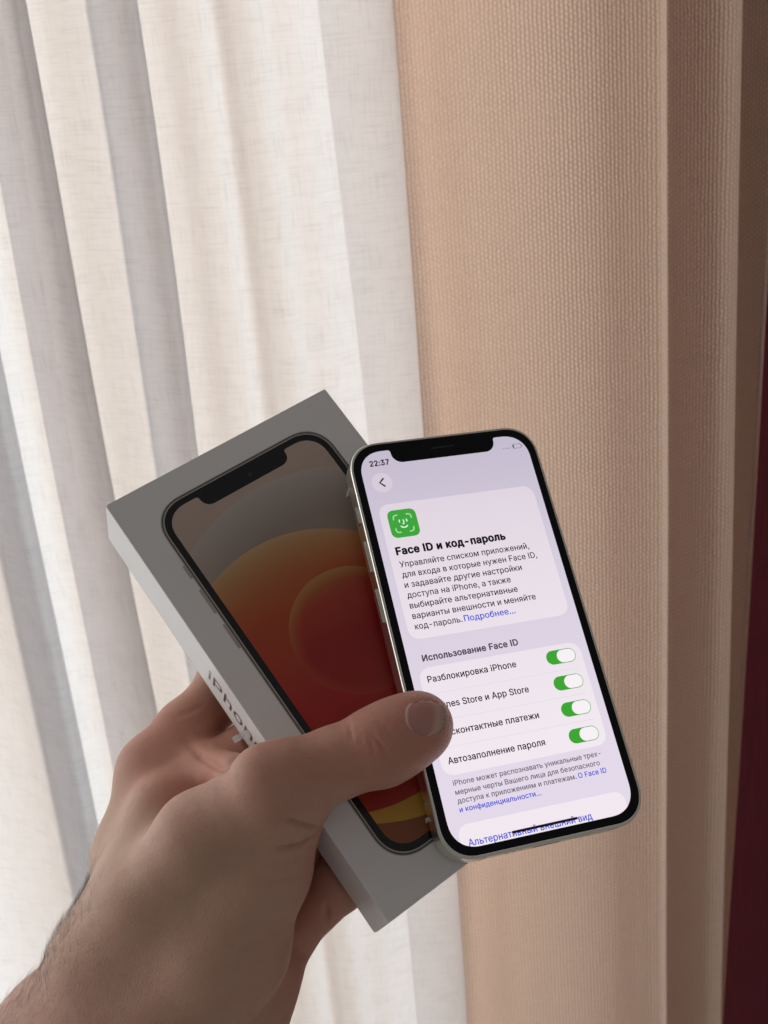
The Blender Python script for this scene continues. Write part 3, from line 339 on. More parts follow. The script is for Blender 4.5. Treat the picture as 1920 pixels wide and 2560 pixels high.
# net curtain: thin irregular threads, lets most of the daylight through
def mat_sheer():
    N = NT('white_net_fabric')
    uv = N.n('ShaderNodeUVMap').outputs[0]
    nd = N.n('ShaderNodeVectorMath', operation='MULTIPLY_ADD')
    nd2 = N.n('ShaderNodeTexNoise'); nd2.inputs['Scale'].default_value = 14; nd2.inputs['Detail'].default_value = 0; N.l(uv, nd2.inputs['Vector'])
    N.l(nd2.outputs['Color'], nd.inputs[0]); nd.inputs[1].default_value = (0.004, 0.004, 0); N.l(uv, nd.inputs[2])
    w = nd.outputs[0]
    # threads: noise drawn out along each yarn direction
    hv = N.noise(N.mapping(w, (60, 1150, 1)), 1.0, 1, 0.6)         # weft yarns, horizontal
    vv = N.noise(N.mapping(w, (1150, 55, 1), (3, 7, 0)), 1.0, 1, 0.6)      # warp yarns, vertical
    sl = N.noise(N.mapping(w, (9, 260, 1), (11, 2, 0)), 1.0, 1, 0.65)      # slubs
    hline = N.math('SMOOTH_MAX', N.math('SUBTRACT', hv, 0.50), 0.0, 0.05)
    vline = N.math('SMOOTH_MAX', N.math('SUBTRACT', vv, 0.52), 0.0, 0.05)
    dens = N.math('ADD', N.math('MULTIPLY', hline, 1.9), N.math('MULTIPLY', vline, 1.9))
    dens = N.math('ADD', dens, N.math('MULTIPLY', N.math('SUBTRACT', sl, 0.5), 0.25))
    dens = N.math('ADD', dens, N.math('MULTIPLY', N.math('SUBTRACT', N.noise(uv, 30, 1), 0.5), 0.25))
    dens = N.math('MINIMUM', N.math('MAXIMUM', dens, 0.0), 1.0)
    tr = N.n('ShaderNodeBsdfTranslucent'); df = N.n('ShaderNodeBsdfDiffuse'); tp = N.n('ShaderNodeBsdfTransparent')
    col = N.mix(dens, (0.89, 0.875, 0.88, 1), (0.69, 0.665, 0.665, 1))
    N.l(col, tr.inputs['Color']); N.l(N.mix(dens, (0.74, 0.72, 0.715, 1), (0.66, 0.63, 0.62, 1)), df.inputs['Color'])
    bmp = N.bump(dens, 0.35, 0.0006)
    N.l(bmp, df.inputs['Normal']); N.l(bmp, tr.inputs['Normal'])
    m1 = N.n('ShaderNodeMixShader'); m1.inputs[0].default_value = 0.92
    N.l(df.outputs[0], m1.inputs[1]); N.l(tr.outputs[0], m1.inputs[2])
    m2 = N.n('ShaderNodeMixShader')
    fac = N.math('ADD', 0.965, N.math('MULTIPLY', dens, 0.03))
    N.l(fac, m2.inputs[0]); N.l(tp.outputs[0], m2.inputs[1]); N.l(m1.outputs[0], m2.inputs[2])
    return N.finish(m2.outputs[0])

# heavy drape: coarse basket weave, ribs of warp with light nubs
def mat_drape():
    N = NT('beige_woven_fabric')
    uv = N.n('ShaderNodeUVMap').outputs[0]
    nd2 = N.n('ShaderNodeTexNoise'); nd2.inputs['Scale'].default_value = 120; nd2.inputs['Detail'].default_value = 3; N.l(uv, nd2.inputs['Vector'])
    nd = N.n('ShaderNodeVectorMath', operation='MULTIPLY_ADD')
    N.l(nd2.outputs['Color'], nd.inputs[0]); nd.inputs[1].default_value = (0.0012, 0.0016, 0); N.l(uv, nd.inputs[2])
    sep = N.n('ShaderNodeSeparateXYZ'); N.l(nd.outputs[0], sep.inputs[0])
    PI2 = 2 * math.pi
    pu, pv = 0.0019, 0.0024
    ru = N.math('MULTIPLY', sep.outputs[0], PI2 / pu)
    rv = N.math('MULTIPLY', sep.outputs[1], PI2 / pv)
    rib = N.math('ADD', N.math('MULTIPLY', N.math('COSINE', ru), 0.5), 0.5)
    ph = N.math('MULTIPLY', N.math('FLOOR', N.math('ADD', N.math('DIVIDE', sep.outputs[0], pu), 0.5)), math.pi)
    nub = N.math('ADD', N.math('MULTIPLY', N.math('COSINE', N.math('ADD', rv, ph)), 0.5), 0.5)
    nub = N.math('MULTIPLY', N.math('POWER', nub, 2.2), N.math('POWER', rib, 0.8))
    var = N.noise(N.mapping(uv, (700, 90, 1)), 1.0, 2)            # yarn to yarn differences
    var2 = N.noise(N.mapping(uv, (55, 520, 1), (4, 4, 0)), 1.0, 2)
    patch = N.noise(uv, 26, 3)
    spark = N.noise(uv, 420, 2)
    nubv = N.math('MULTIPLY', nub, N.math('MULTIPLY', N.math('SUBTRACT', N.math('ADD', spark, patch), 0.55), 2.2))
    h = N.math('ADD', N.math('MULTIPLY', rib, 0.45), N.math('MULTIPLY', nubv, 0.9))
    h = N.math('ADD', h, N.math('MULTIPLY', N.math('ADD', var, var2), 0.35))
    hc = N.math('MINIMUM', N.math('MAXIMUM', N.math('MULTIPLY', h, 0.62), 0.0), 1.0)
    col = N.ramp(hc, [(0.0, (0.42, 0.30, 0.235)), (0.42, (0.66, 0.53, 0.455)), (0.85, (0.95, 0.88, 0.80)), (1.0, (0.97, 0.92, 0.85))])
    col = N.mix(N.math('MULTIPLY', patch, 0.35), col, (0.58, 0.42, 0.40, 1))
    df = N.n('ShaderNodeBsdfDiffuse'); tr = N.n('ShaderNodeBsdfTranslucent')
    N.l(col, df.inputs['Color'])
    N.l(N.mix(0.58, col, (1.0, 0.75, 0.60, 1)), tr.inputs['Color'])
    bmp = N.bump(h, 0.62, 0.0008)
    N.l(bmp, df.inputs['Normal']); N.l(bmp, tr.inputs['Normal'])
    m1 = N.n('ShaderNodeMixShader'); m1.inputs[0].default_value = 0.74
    N.l(df.outputs[0], m1.inputs[1]); N.l(tr.outputs[0], m1.inputs[2])
    return N.finish(m1.outputs[0])

M_SHEER = mat_sheer(); M_DRAPE = mat_drape()
Z0, Z1 = 480, 1700
sheer_path = [(-460, 600), (-330, 585), (-262, 608), (-215, 592), (-190, 566), (-176, 558), (-173, 564), (-182, 582), (-190, 592), (-184, 600), (-172, 602),
              (-158, 594), (-146, 579), (-141, 572, 12, 0), (-138, 574, 12, 0), (-142, 583, 8, 0), (-156, 590, 4, 0), (-166, 594), (-168, 599), (-160, 603),
              (-142, 603), (-122, 592), (-102, 580), (-93, 575), (-90.2, 577.5), (-94, 584), (-106, 588, 5, 0), (-113, 592, 5, 0), (-110, 599, 5, 0), (-98, 603),
              (-86, 601), (-74, 595), (-66, 593.5), (-59, 595), (-50, 590), (-41, 587.5), (-33, 590), (-20, 591), (-8, 596), (10, 598.5), (23, 598), (26.2, 596), (23, 594), (10, 593), (-3, 592), (-9, 592.4, 4, 0)]
sheer = curtain('net_curtain', sheer_path, Z0, Z1, M_SHEER, 3.0, 3)
tag(sheer, 'thin white net curtain hanging in soft folds, glowing with window light', 'curtain')
drape_path = [(22.2, 549), (28, 550), (38, 553), (50, 556), (68, 558), (90, 556), (108, 550.5), (121, 542), (129, 537), (133, 536), (136.8, 541), (136.5, 550), (133, 560), (131, 570),
              (135, 579), (143, 578), (151, 568), (158, 560), (165, 555), (171.5, 555), (174.5, 560), (172, 569), (172, 575), (177, 575, -4, 0), (185, 567, -12, 0), (192, 560, -18, 0), (195, 563, -18, 0), (195, 580, -17, 0), (196, 600, -17, 0)]
drape = curtain('heavy_drape', drape_path, Z0, Z1, M_DRAPE, 0.9, 11)
tag(drape, 'heavy beige coarse woven drape in tall folds beside the white net curtain', 'curtain')

def mat_burgundy():
    N = NT('burgundy_wallpaper')
    tc = N.n('ShaderNodeTexCoord').outputs['Object']
    ln = N.noise(N.mapping(tc, (500, 500, 30)), 1.0, 3)
    p = N.pbsdf(Roughness=0.75)
    N.l(N.mix(ln, (0.10, 0.006, 0.014, 1), (0.19, 0.014, 0.030, 1)), p.inputs['Base Color'])
    N.l(N.bump(ln, 0.3, 0.0006), p.inputs['Normal'])
    return N.finish(p.outputs[0])
def wall_box(name, x0, x1, y0, y1, z0, z1, mat):
    bm = bmesh.new(); box_bm(bm, x0, x1, y0, y1, z0, z1)
    me = bpy.data.meshes.new(name); bm.to_mesh(me); bm.free()
    return tag(obj(name, me, mat), kind='structure')
M_PLASTER = plain('cream_plaster', (0.68, 0.55, 0.47), 0.85, noise_amt=0.3, noise_scale=60, bump_d=0.0006)
wall_box('wall_window', 136, 900, 664, 900, 300, 2300, M_PLASTER)
wall_box('wall_side', 150, 700, 616, 660, 300, 2300, mat_burgundy())

# the window behind the net: white frame, one bar and panes
win = empty('window', Matrix.Translation((-0.6, 0.92, 0.40)))
tag(win, 'white framed window standing behind the thin white net curtain', 'window')
M_FRAME = plain('white_window_paint', (0.72, 0.73, 0.74), 0.4, noise_amt=0.1)
solid('frame', [(-700, -640, -30, 30, 0, 1700)], M_FRAME, win, 3)
solid('frame', [(669, 731, -30, 30, 0, 1700)], M_FRAME, win, 3)
solid('mullion', [(335, 385, -28, 28, 0, 1700)], M_FRAME, win, 3)
solid('sill', [(-700, 731, -120, 30, -40, -2)], M_FRAME, win, 3)
def mat_glass():
    N = NT('window_glass')
    t = N.n('ShaderNodeBsdfTransparent'); g = N.n('ShaderNodeBsdfGlossy'); g.inputs['Roughness'].default_value = 0.02
    t.inputs['Color'].default_value = (0.95, 0.97, 0.97, 1)
    m = N.n('ShaderNodeMixShader'); m.inputs[0].default_value = 0.05
    N.l(t.outputs[0], m.inputs[1]); N.l(g.outputs[0], m.inputs[2])
    return N.finish(m.outputs[0])
M_GLASS = mat_glass()
solid('pane', [(-640, 335, -3, 3, 0, 1700)], M_GLASS, win)
solid('pane', [(385, 669, -3, 3, 0, 1700)], M_GLASS, win)

# ------------------------------------------------------------------ product box
BW, BH, BD = 83.9, 151.0, 25.7
M_BOX = Matrix(((0.83355, -0.51265, 0.20588, -0.01243),
                (0.49668, 0.53225, -0.68558, 0.33296),
                (0.24188, 0.67372, 0.69828, 1.18776),
                (0, 0, 0, 1)))
prod = empty('product_box', M_BOX)
tag(prod, 'white cardboard phone box with a phone picture printed on its lid', 'box')
M_CARD = plain('white_card', (0.87, 0.87, 0.86), 0.42, noise_amt=0.06, noise_scale=900, bump_d=0.00004)
M_CARD2 = plain('grey_card_edge', (0.16, 0.14, 0.13), 0.7, noise_amt=0.2)
def rr_loops(spec, r):
    return [[(x, y, z) for x, y in rrect(-BW / 2 + i, -BH / 2 + i, BW / 2 - i, BH / 2 - i, max(r - i, 0.15), 4)] for i, z in spec]
loft('lid', rr_loops([(0.5, -BD + 1.5), (0.1, -BD + 1.5), (0, -BD + 1.6), (0, -0.35), (0.1, -0.1), (0.35, 0)], 0.8), M_CARD, prod, False, True)
loft('base_tray', rr_loops([(0.3, -BD), (0.25, -BD + 0.2), (0.25, -BD + 0.9), (0.9, -BD + 1.0), (0.9, -BD + 1.7)], 0.8), M_CARD2, prod, True, True)

# the picture printed on the lid
def mat_wallpaper():
    N = NT('printed_wallpaper')
    tc = N.n('ShaderNodeTexCoord').outputs['Object']
    sep = N.n('ShaderNodeSeparateXYZ'); N.l(tc, sep.inputs[0])
    x = N.math('MULTIPLY', sep.outputs[0], 1000); y = N.math('MULTIPLY', sep.outputs[1], 1000)
    def dist(cx, cy):
        dx = N.math('SUBTRACT', x, cx); dy = N.math('SUBTRACT', y, cy)
        return N.math('SQRT', N.math('ADD', N.math('MULTIPLY', dx, dx), N.math('MULTIPLY', dy, dy)))
    def inside(d, r):
        return N.math('MULTIPLY_ADD', N.math('SUBTRACT', r, d), 4.0, 0.5, clamp=True)
    gy = N.math('DIVIDE', N.math('ADD', y, 62), 124, clamp=True)
    c = N.ramp(gy, [(0.0, (0.28, 0.085, 0.03)), (0.3, (0.28, 0.10, 0.035)), (0.6, (0.42, 0.27, 0.17)), (1.0, (0.54, 0.43, 0.37))])
    for (cx, cy, r, inner, rim, wd) in RINGS:
        d = dist(cx, cy)
        t = N.math('DIVIDE', N.math('SUBTRACT', r, d), wd, clamp=True)
        t = N.math('POWER', t, 0.7)
        top = N.math('DIVIDE', N.math('ADD', N.math('SUBTRACT', y, cy), r), 2 * r, clamp=True)
        ic = N.ramp(top, inner)
        rc_ = N.ramp(top, rim)
        c = N.mix(inside(d, r), c, N.mix(t, rc_, ic))
    p = N.pbsdf(Roughness=0.38)
    N.l(c, p.inputs['Base Color'])
    return N.finish(p.outputs[0])
RINGS = [
    # centre, radius, inner ramp (bottom..top), rim ramp, rim width
    (1.5, -2.0, 58.0, [(0, (0.526, 0.239, 0.019)), (0.25, (0.50, 0.24, 0.03)), (0.6, (0.287, 0.191, 0.133)), (1.0, (0.345, 0.306, 0.277))],
     [(0, (0.60, 0.34, 0.04)), (0.3, (0.632, 0.364, 0.048)), (0.8, (0.526, 0.420, 0.364)), (1, (0.536, 0.478, 0.431))], 16),
    (-11.0, -6.0, 45.2, [(0, (0.287, 0.012, 0.010)), (0.4, (0.402, 0.013, 0.010)), (0.75, (0.460, 0.072, 0.019)), (1.0, (0.478, 0.229, 0.077))],
     [(0, (0.383, 0.019, 0.010)), (0.5, (0.478, 0.058, 0.019)), (0.85, (0.536, 0.258, 0.086)), (1, (0.574, 0.383, 0.191))], 12),
    (1.0, -0.2, 20.9, [(0, (0.345, 0.017, 0.013)), (0.5, (0.345, 0.010, 0.012)), (0.8, (0.420, 0.043, 0.014)), (1.0, (0.420, 0.144, 0.038))],
     [(0, (0.402, 0.033, 0.022)), (0.5, (0.441, 0.058, 0.025)), (1, (0.497, 0.268, 0.077))], 4),
]
PR = 10.0
M_PSILVER = plain('printed_silver', (0.46, 0.44, 0.40), 0.35, noise_amt=0.1)
M_PDARK = plain('printed_dark_line', (0.05, 0.045, 0.045), 0.4)
M_PBLACK = plain('printed_black', (0.006, 0.006, 0.008), 0.22)
def screen_contour(x0, y0, x1, y1, r, nl, nr, nd, rn=3.4, rt=1.0):
    """rounded screen outline with the notch cut from its top edge (counter-clockwise)"""
    pts = rrect(x0, y0, x1, y1, r, 14, 2.25)
    k = 15                                             # corner samples: TR first, then TL ...
    tr, rest = pts[:k], pts[k:]
    def arc(cx, cy, rad, a0, a1, n=8):
        return [(cx + rad * math.cos(math.radians(a0 + (a1 - a0) * i / n)), cy + rad * math.sin(math.radians(a0 + (a1 - a0) * i / n))) for i in range(n + 1)]
    notch = arc(nr + rt, y1 - rt, rt, 90, 180, 5) + arc(nr - rn, y1 - nd + rn, rn, 0, -90) + arc(nl + rn, y1 - nd + rn, rn, -90, -180) + arc(nl - rt, y1 - rt, rt, 0, 90, 5)
    return tr + notch + rest
pic = flat('printed_phone', [rrect(-32.1, -65.0, 32.1, 66.5, 11.2, 12, 2.25)], M_PSILVER, prod, 0.03)
# child pieces of the picture lie in thin ink layers over each other
def ink(name, loops, mat, z):
    o = flat(name, loops, mat, pic, z)
    return o
oy = 0.75
ink('frame_line', [rrect(-31.75, -64.7, 31.75, 66.2, 10.9, 12, 2.25), rrect(-31.35, -64.3, 31.35, 65.8, 10.5, 12, 2.25)], M_PDARK, 0.012)
ink('black_border', [rrect(-30.9, -63.85, 30.9, 65.35, 10.1, 12, 2.25)], M_PBLACK, 0.012)
SC = screen_contour(-28.8, -62.45 + oy, 28.8, 62.45 + oy, 8.2, -16.0, 16.6, 4.6)
ink('wallpaper', [SC], mat_wallpaper(), 0.028)
for y0, y1 in ((45.5, 40.5), (36.2, 27.2), (22.9, 13.9)):
    flat('printed_button', [rrect(-32.9, y1, -32.05, y0, 0.35, 4)], M_PSILVER, prod, 0.035)
flat('printed_camera', [disc(2.5, 61.2, 0.9, 20)], plain('printed_lens', (0.02, 0.02, 0.03), 0.3), prod, 0.075)

# lettering on the left side of the box
t_side = text('side_lettering', 'iPhone', plain('grey_foil', (0.15, 0.135, 0.14), 0.35, 0.3), prod, 0, 0, 30.0, 0, 10.2, 0.012)
# reading runs down the box, letter tops point to the lid
t_side.matrix_local = Matrix(((0, 0, -1, (-BW / 2 - 0.03) * MM), (-1, 0, 0, 15.4 * MM), (0, 1, 0, -16.4 * MM), (0, 0, 0, 1)))
# small clear pull tab stuck to the side
def strip(name, pts, w, mat, parent, thick=0.12):
    """bent strip: pts (mm) along its length, w vector of its width"""
    V = []; F = []
    for p in pts:
        a = Vector(p); wv = Vector(w) / 2
        V += [a - wv, a + wv]
    nrm = (Vector(pts[1]) - Vector(pts[0])).cross(Vector(w)).normalized() * thick
    n = len(V); V += [v + nrm for v in V]
    for i in range(len(pts) - 1):
        q = (2 * i, 2 * i + 1, 2 * i + 3, 2 * i + 2)
        F.append(q); F.append(tuple(n + j for j in reversed(q)))
        F += [(2 * i, 2 * i + 2, n + 2 * i + 2, n + 2 * i), (2 * i + 1, n + 2 * i + 1, n + 2 * i + 3, 2 * i + 3)]
    e = 2 * (len(pts) - 1)
    F += [(0, n, n + 1, 1), (e, e + 1, n + e + 1, n + e)]
    return obj(name, mesh_from(name, [v * MM for v in V], F), mat, parent)
def mat_film():
    N = NT('clear_film')
    t = N.n('ShaderNodeBsdfTransparent'); p = N.pbsdf(Roughness=0.15)
    p.inputs['Base Color'].default_value = (0.8, 0.79, 0.8, 1)
    m = N.n('ShaderNodeMixShader'); m.inputs[0].default_value = 0.45
    N.l(t.outputs[0], m.inputs[1]); N.l(p.outputs[0], m.inputs[2])
    return N.finish(m.outputs[0])
M_FILM = mat_film()
M_TAB = plain('white_tab_end', (0.88, 0.86, 0.86), 0.3)
tab = strip('pull_tab', [(-42.0, -6.4, -12.6), (-42.6, -5.9, -14.6), (-44.4, -5.5, -16.6)], (0, 1.9, 0.3), M_FILM, prod)
strip('tab_end', [(-44.4, -5.5, -16.6), (-46.2, -5.2, -17.4)], (0, 2.0, 0.3), M_TAB, tab, 0.25)

# ------------------------------------------------------------------ phone
M_PH = M_BOX @ Matrix(((0.92384, 0.38245, 0.01579, 0.033247),
                       (-0.38116, 0.92294, -0.05379, -0.024056),
                       (-0.03514, 0.04368, 0.99843, 0.0100),
                       (0, 0, 0, 1)))
phone = empty('smartphone', M_PH)
tag(phone, 'pale silver smartphone showing a lit settings page under the thumb', 'phone')
PW, PH_, PD = 64.2, 131.5, 7.4
M_ALU = plain('silver_aluminium', (0.86, 0.855, 0.78), 0.30, 1.0, noise_amt=0.12, noise_scale=1500)
M_BLACK = plain('black_glass', (0.002, 0.003, 0.005), 0.07, spec=0.22)
M_BACK = plain('white_back_glass', (0.75, 0.75, 0.73), 0.15)
def ph_loop(inset, z, r=10.8):
    return [(x, y, z) for x, y in rrect(-PW / 2 + inset, -PH_ / 2 + inset, PW / 2 - inset, PH_ / 2 - inset, r - inset, 16, 2.25)]
fr = loft('frame', [ph_loop(0.9, -PD), ph_loop(0.35, -PD), ph_loop(0.1, -PD + 0.12), ph_loop(0, -PD + 0.4), ph_loop(0, -0.75), ph_loop(0.08, -0.5),
                    ph_loop(0.26, -0.28), ph_loop(0.30, -0.20), ph_loop(0.55, -0.14), ph_loop(0.85, -0.16), ph_loop(0.95, -0.5)], M_ALU, phone, True, False)
flat('back_glass', [rrect(-PW / 2 + 1, -PH_ / 2 + 1, PW / 2 - 1, PH_ / 2 - 1, 9.6, 12, 2.25)], M_BACK, phone, -PD + 0.02, 0.05)
M_BTN = plain('button_aluminium', (0.70, 0.69, 0.62), 0.34, 1.0)
for y0, y1, nm in ((39.8, 45.4, 'mute_switch'), (23.5, 33.8, 'volume_button'), (7.0, 18.0, 'volume_button')):
    solid(nm, [(-PW / 2 - 0.55, -PW / 2 + 0.2, y0, y1, -5.0, -2.3)], M_BTN, phone, 0.28)
solid('side_button', [(PW / 2 - 0.2, PW / 2 + 0.5, 18, 34, -5.0, -2.3)], M_BTN, phone, 0.28)
M_ANT = plain('antenna_plastic', (0.42, 0.41, 0.38), 0.5)
for (bx) in ((-PW / 2 - 0.012, -PW / 2 + 0.3, -48.4, -47.4, -7.0, -0.6), (PW / 2 - 0.3, PW / 2 + 0.012, -48.4, -47.4, -7.0, -0.6),
             (-20.6, -19.6, -PH_ / 2 - 0.012, -PH_ / 2 + 0.3, -7.0, -0.6), (PW / 2 - 0.3, PW / 2 + 0.012, 47.4, 48.4, -7.0, -0.6)):
    solid('antenna_line', [bx], M_ANT, phone)
# dark port and holes along the bottom edge
M_HOLE = plain('dark_port', (0.01, 0.01, 0.01), 0.6)
solid('charging_port', [(-4.2, 4.2, -PH_ / 2 - 0.015, -PH_ / 2 + 0.4, -4.9, -2.6)], M_HOLE, phone)
for i in range(3):
    solid('speaker_hole', [(8.5 + 2.2 * i, 9.7 + 2.2 * i, -PH_ / 2 - 0.015, -PH_ / 2 + 0.4, -4.4, -3.2)], M_HOLE, phone)
for i in range(3):
    solid('microphone_hole', [(-13.0 + 2.2 * i, -11.8 + 2.2 * i, -PH_ / 2 - 0.015, -PH_ / 2 + 0.4, -4.4, -3.2)], M_HOLE, phone)

PT = 57.6 / 375.0
def X(p): return -28.8 + p * PT
def Y(p): return 62.45 - p * PT
NOTCH = screen_contour(-28.8, -62.45, 28.8, 62.45, 8.2, X(72), X(302), 30.5 * PT, 3.5, 0.9)
glass = flat('cover_glass_border', [rrect(-PW / 2 + 0.9, -PH_ / 2 + 0.9, PW / 2 - 0.9, PH_ / 2 - 0.9, 9.9, 16, 2.25), NOTCH], M_BLACK, phone, 0.0, 0.12)
flat('earpiece', [rrect(X(160), Y(9), X(214), Y(5.5), 0.25, 4)], plain('earpiece_mesh', (0.018, 0.018, 0.02), 0.6), phone, 0.01)
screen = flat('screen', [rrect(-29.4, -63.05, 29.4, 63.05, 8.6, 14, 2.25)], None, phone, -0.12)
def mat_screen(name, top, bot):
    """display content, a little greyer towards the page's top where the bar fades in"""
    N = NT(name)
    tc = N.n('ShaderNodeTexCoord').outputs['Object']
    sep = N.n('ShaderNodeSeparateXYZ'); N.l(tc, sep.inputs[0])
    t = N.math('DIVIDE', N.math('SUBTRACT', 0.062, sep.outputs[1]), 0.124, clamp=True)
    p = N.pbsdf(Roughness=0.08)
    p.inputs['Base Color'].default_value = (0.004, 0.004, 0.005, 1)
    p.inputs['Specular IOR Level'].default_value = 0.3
    N.l(N.ramp(t, [(0.0, top), (0.35, tuple(a * .45 + b * .55 for a, b in zip(top, bot))), (0.8, bot)]), p.inputs['Emission Color'])  # dimmer top end: viewing-angle falloff painted in as emission colour
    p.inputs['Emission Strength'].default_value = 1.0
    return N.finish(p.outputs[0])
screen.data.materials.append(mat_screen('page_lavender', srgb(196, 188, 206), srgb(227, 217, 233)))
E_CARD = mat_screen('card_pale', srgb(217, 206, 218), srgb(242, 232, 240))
E_BTN = lit('round_button', srgb(214, 203, 216))
E_BLACK = lit('ink_black', srgb(14, 8, 20)); E_DARK = lit('ink_dark', srgb(44, 32, 46)); E_GREY = lit('ink_grey', srgb(104, 92, 104))
E_HEAD = lit('ink_heading', srgb(78, 68, 82)); E_BLUE = lit('ink_blue', srgb(64, 78, 214)); E_GREEN = lit('switch_green', srgb(58, 166, 48))
E_KNOB = lit('switch_knob', srgb(247, 240, 244)); E_ICON = lit('icon_green', srgb(62, 164, 60)); E_MINT = lit('icon_mint', srgb(168, 222, 160))
E_PALE = lit('icon_pale', srgb(226, 246, 222)); E_LINE = lit('row_line', srgb(222, 211, 222)); E_FAINT = lit('status_grey', srgb(112, 104, 116))
def ui(name, loops, mat, lev):
    return flat(name, [[(X(a), Y(b)) for a, b in lp] for lp in loops], mat, screen, 0.012 * lev)
def prr(x0, y0, x1, y1, r, n=10, p=2.0): return [(a, b) for a, b in rrect(x0, y0, x1, y1, r, n, p)]
TXT = 0
def ut(body, x0, base, x1, size, mat, bold=0.0, lev=3):
    return text('screen_text', body, mat, screen, X(x0), Y(base), X(x1), 0.012 * lev, size * PT, bold)
ut('22:37', 22.5, 32.0, 63.8, 16.3, E_BLACK, 0.044)
ui('round_button', [disc(38.5, 70.5, 21.8, 48)], E_BTN, 1)
ui('back_arrow', [stroke([(42.6, 62.2), (33.6, 70.3), (42.6, 78.8)], 3.6)], E_BLACK, 3)
# status bar: battery outline and faint signal dots
ui('battery_outline', [prr(341, 20.5, 362, 31.0, 3.3), prr(342.1, 21.6, 360.9, 29.9, 2.4)], E_FAINT, 2)
ui('battery_level', [prr(343, 22.4, 345.2, 29.1, 1.0)], E_DARK, 2)
ui('battery_tip', [prr(363, 24, 364.4, 27.6, 0.6)], E_FAINT, 2)
for i in range(4):
    ui('signal_dot', [disc(319.5 + 5.2 * i, 28.6, 1.15, 12)], E_FAINT, 2)
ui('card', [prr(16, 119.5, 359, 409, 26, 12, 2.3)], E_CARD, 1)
ui('app_icon', [prr(31.5, 134.5, 92.5, 195, 15, 12, 2.4)], E_ICON, 2)
def arcp(cx, cy, r, a0, a1, n=8):
    return [(cx + r * math.cos(math.radians(a0 + (a1 - a0) * i / n)), cy - r * math.sin(math.radians(a0 + (a1 - a0) * i / n))) for i in range(n + 1)]
cx, cy = 62.0, 164.8
for sx, sy in ((-1, -1), (1, -1), (1, 1), (-1, 1)):
    p = [(cx + sx * 10.0, cy + sy * 19.0), (cx + sx * 14.0, cy + sy * 18.9), (cx + sx * 17.4, cy + sy * 17.4), (cx + sx * 18.9, cy + sy * 14.0), (cx + sx * 19.0, cy + sy * 10.0)]
    ui('icon_bracket', [stroke(p, 2.7)], E_MINT, 3)
ui('icon_eye', [stroke([(cx - 7.8, cy - 7.6), (cx - 7.8, cy - 3.4)], 2.7)], E_PALE, 3)
ui('icon_eye', [stroke([(cx + 7.8, cy - 7.6), (cx + 7.8, cy - 3.4)], 2.7)], E_PALE, 3)
ui('icon_nose', [stroke([(cx + 0.9, cy - 7.4), (cx + 0.9, cy - 0.6), (cx + 0.2, cy + 1.0), (cx - 1.4, cy + 1.3)], 2.4)], E_PALE, 3)
ui('icon_mouth', [stroke(arcp(cx, cy + 0.2, 9.0, 222, 318), 2.7)], E_PALE, 3)
ut('Face ID и код-пароль', 32.2, 230.6, 267.5, 21.6, E_BLACK, 0.062)
ls = 21.85
body = [('Управляйте списком приложений,', 32.5, 313.0, 0), ('для входа в которые нужен Face ID,', 32.0, 324.5, 1), ('и задавайте другие настройки', 32.0, 284.2, 2),
        ('доступа на iPhone, а также', 32.0, 253.4, 3), ('выбирайте альтернативные', 32.0, 262.6, 4), ('варианты внешности и меняйте', 32.0, 296.0, 5), ('код-пароль.', 32.0, 130.8, 6)]
for t, a, b_, i in body:
    ut(t, a, 257.6 + ls * i, b_, 17.2, E_DARK, 0.015)
ut('Подробнее…', 135.3, 257.6 + ls * 6, 244.5, 17.2, E_BLUE, 0.018)
ut('Использование Face ID', 31.0, 454.0, 231.6, 17.2, E_HEAD, 0.042)
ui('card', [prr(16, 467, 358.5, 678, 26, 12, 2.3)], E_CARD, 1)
rows = [('Разблокировка iPhone', 31.0, 215.5), ('iTunes Store и App Store', 31.0, 227.0), ('Бесконтактные платежи', 31.0, 232.8), ('Автозаполнение пароля', 31.0, 230.0)]
for i, (t, a, b_) in enumerate(rows):
    by = 496.8 + 53.3 * i
    ut(t, a, by, b_, 17.2, E_BLACK, 0.021)
    if i: ui('row_line', [prr(31, 467 + 52.8 * i - 0.3, 343, 467 + 52.8 * i + 0.4, 0.2, 1)], E_LINE, 2)
    ty = by - 5.2
    ui('switch_track', [prr(281.5, ty - 14.3, 345, ty + 14.3, 14.2, 12)], E_GREEN, 2)
    ui('switch_knob', [prr(304.5, ty - 13.0, 343.9, ty + 13.0, 12.9, 12)], E_KNOB, 3)
foot = [('iPhone может распознавать уникальные трех-', 30.0, 335.5, 697.4), ('мерные черты Вашего лица для безопасного', 30.0, 328.2, 714.6), ('доступа к приложениям и платежам.', 30.0, 273.4, 730.9)]
for t, a, b_, by in foot:
    ut(t, a, by, b_, 13.3, E_GREY, 0.018)
ut('О Face ID', 278.0, 730.9, 337.3, 13.3, E_BLUE, 0.021)
ut('и конфиденциальности…', 30.0, 747.0, 194.6, 13.3, E_BLUE, 0.021)
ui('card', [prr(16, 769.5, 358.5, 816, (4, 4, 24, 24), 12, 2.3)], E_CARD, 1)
ut('Альтернативный внешний вид', 31.0, 809.8, 282.0, 17.2, E_BLUE, 0.018)
ui('home_bar', [prr(118, 799.6, 253, 804.4, 2.2, 8)], E_BLACK, 4)

# scraps of clear film poking out between phone and box
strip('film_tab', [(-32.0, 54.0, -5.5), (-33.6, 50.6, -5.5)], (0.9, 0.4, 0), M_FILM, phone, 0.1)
strip('film_tab', [(-31.8, -51.5, -6.2), (-33.0, -51.9, -6.5)], (0.2, 1.3, 0), M_FILM, phone, 0.1)

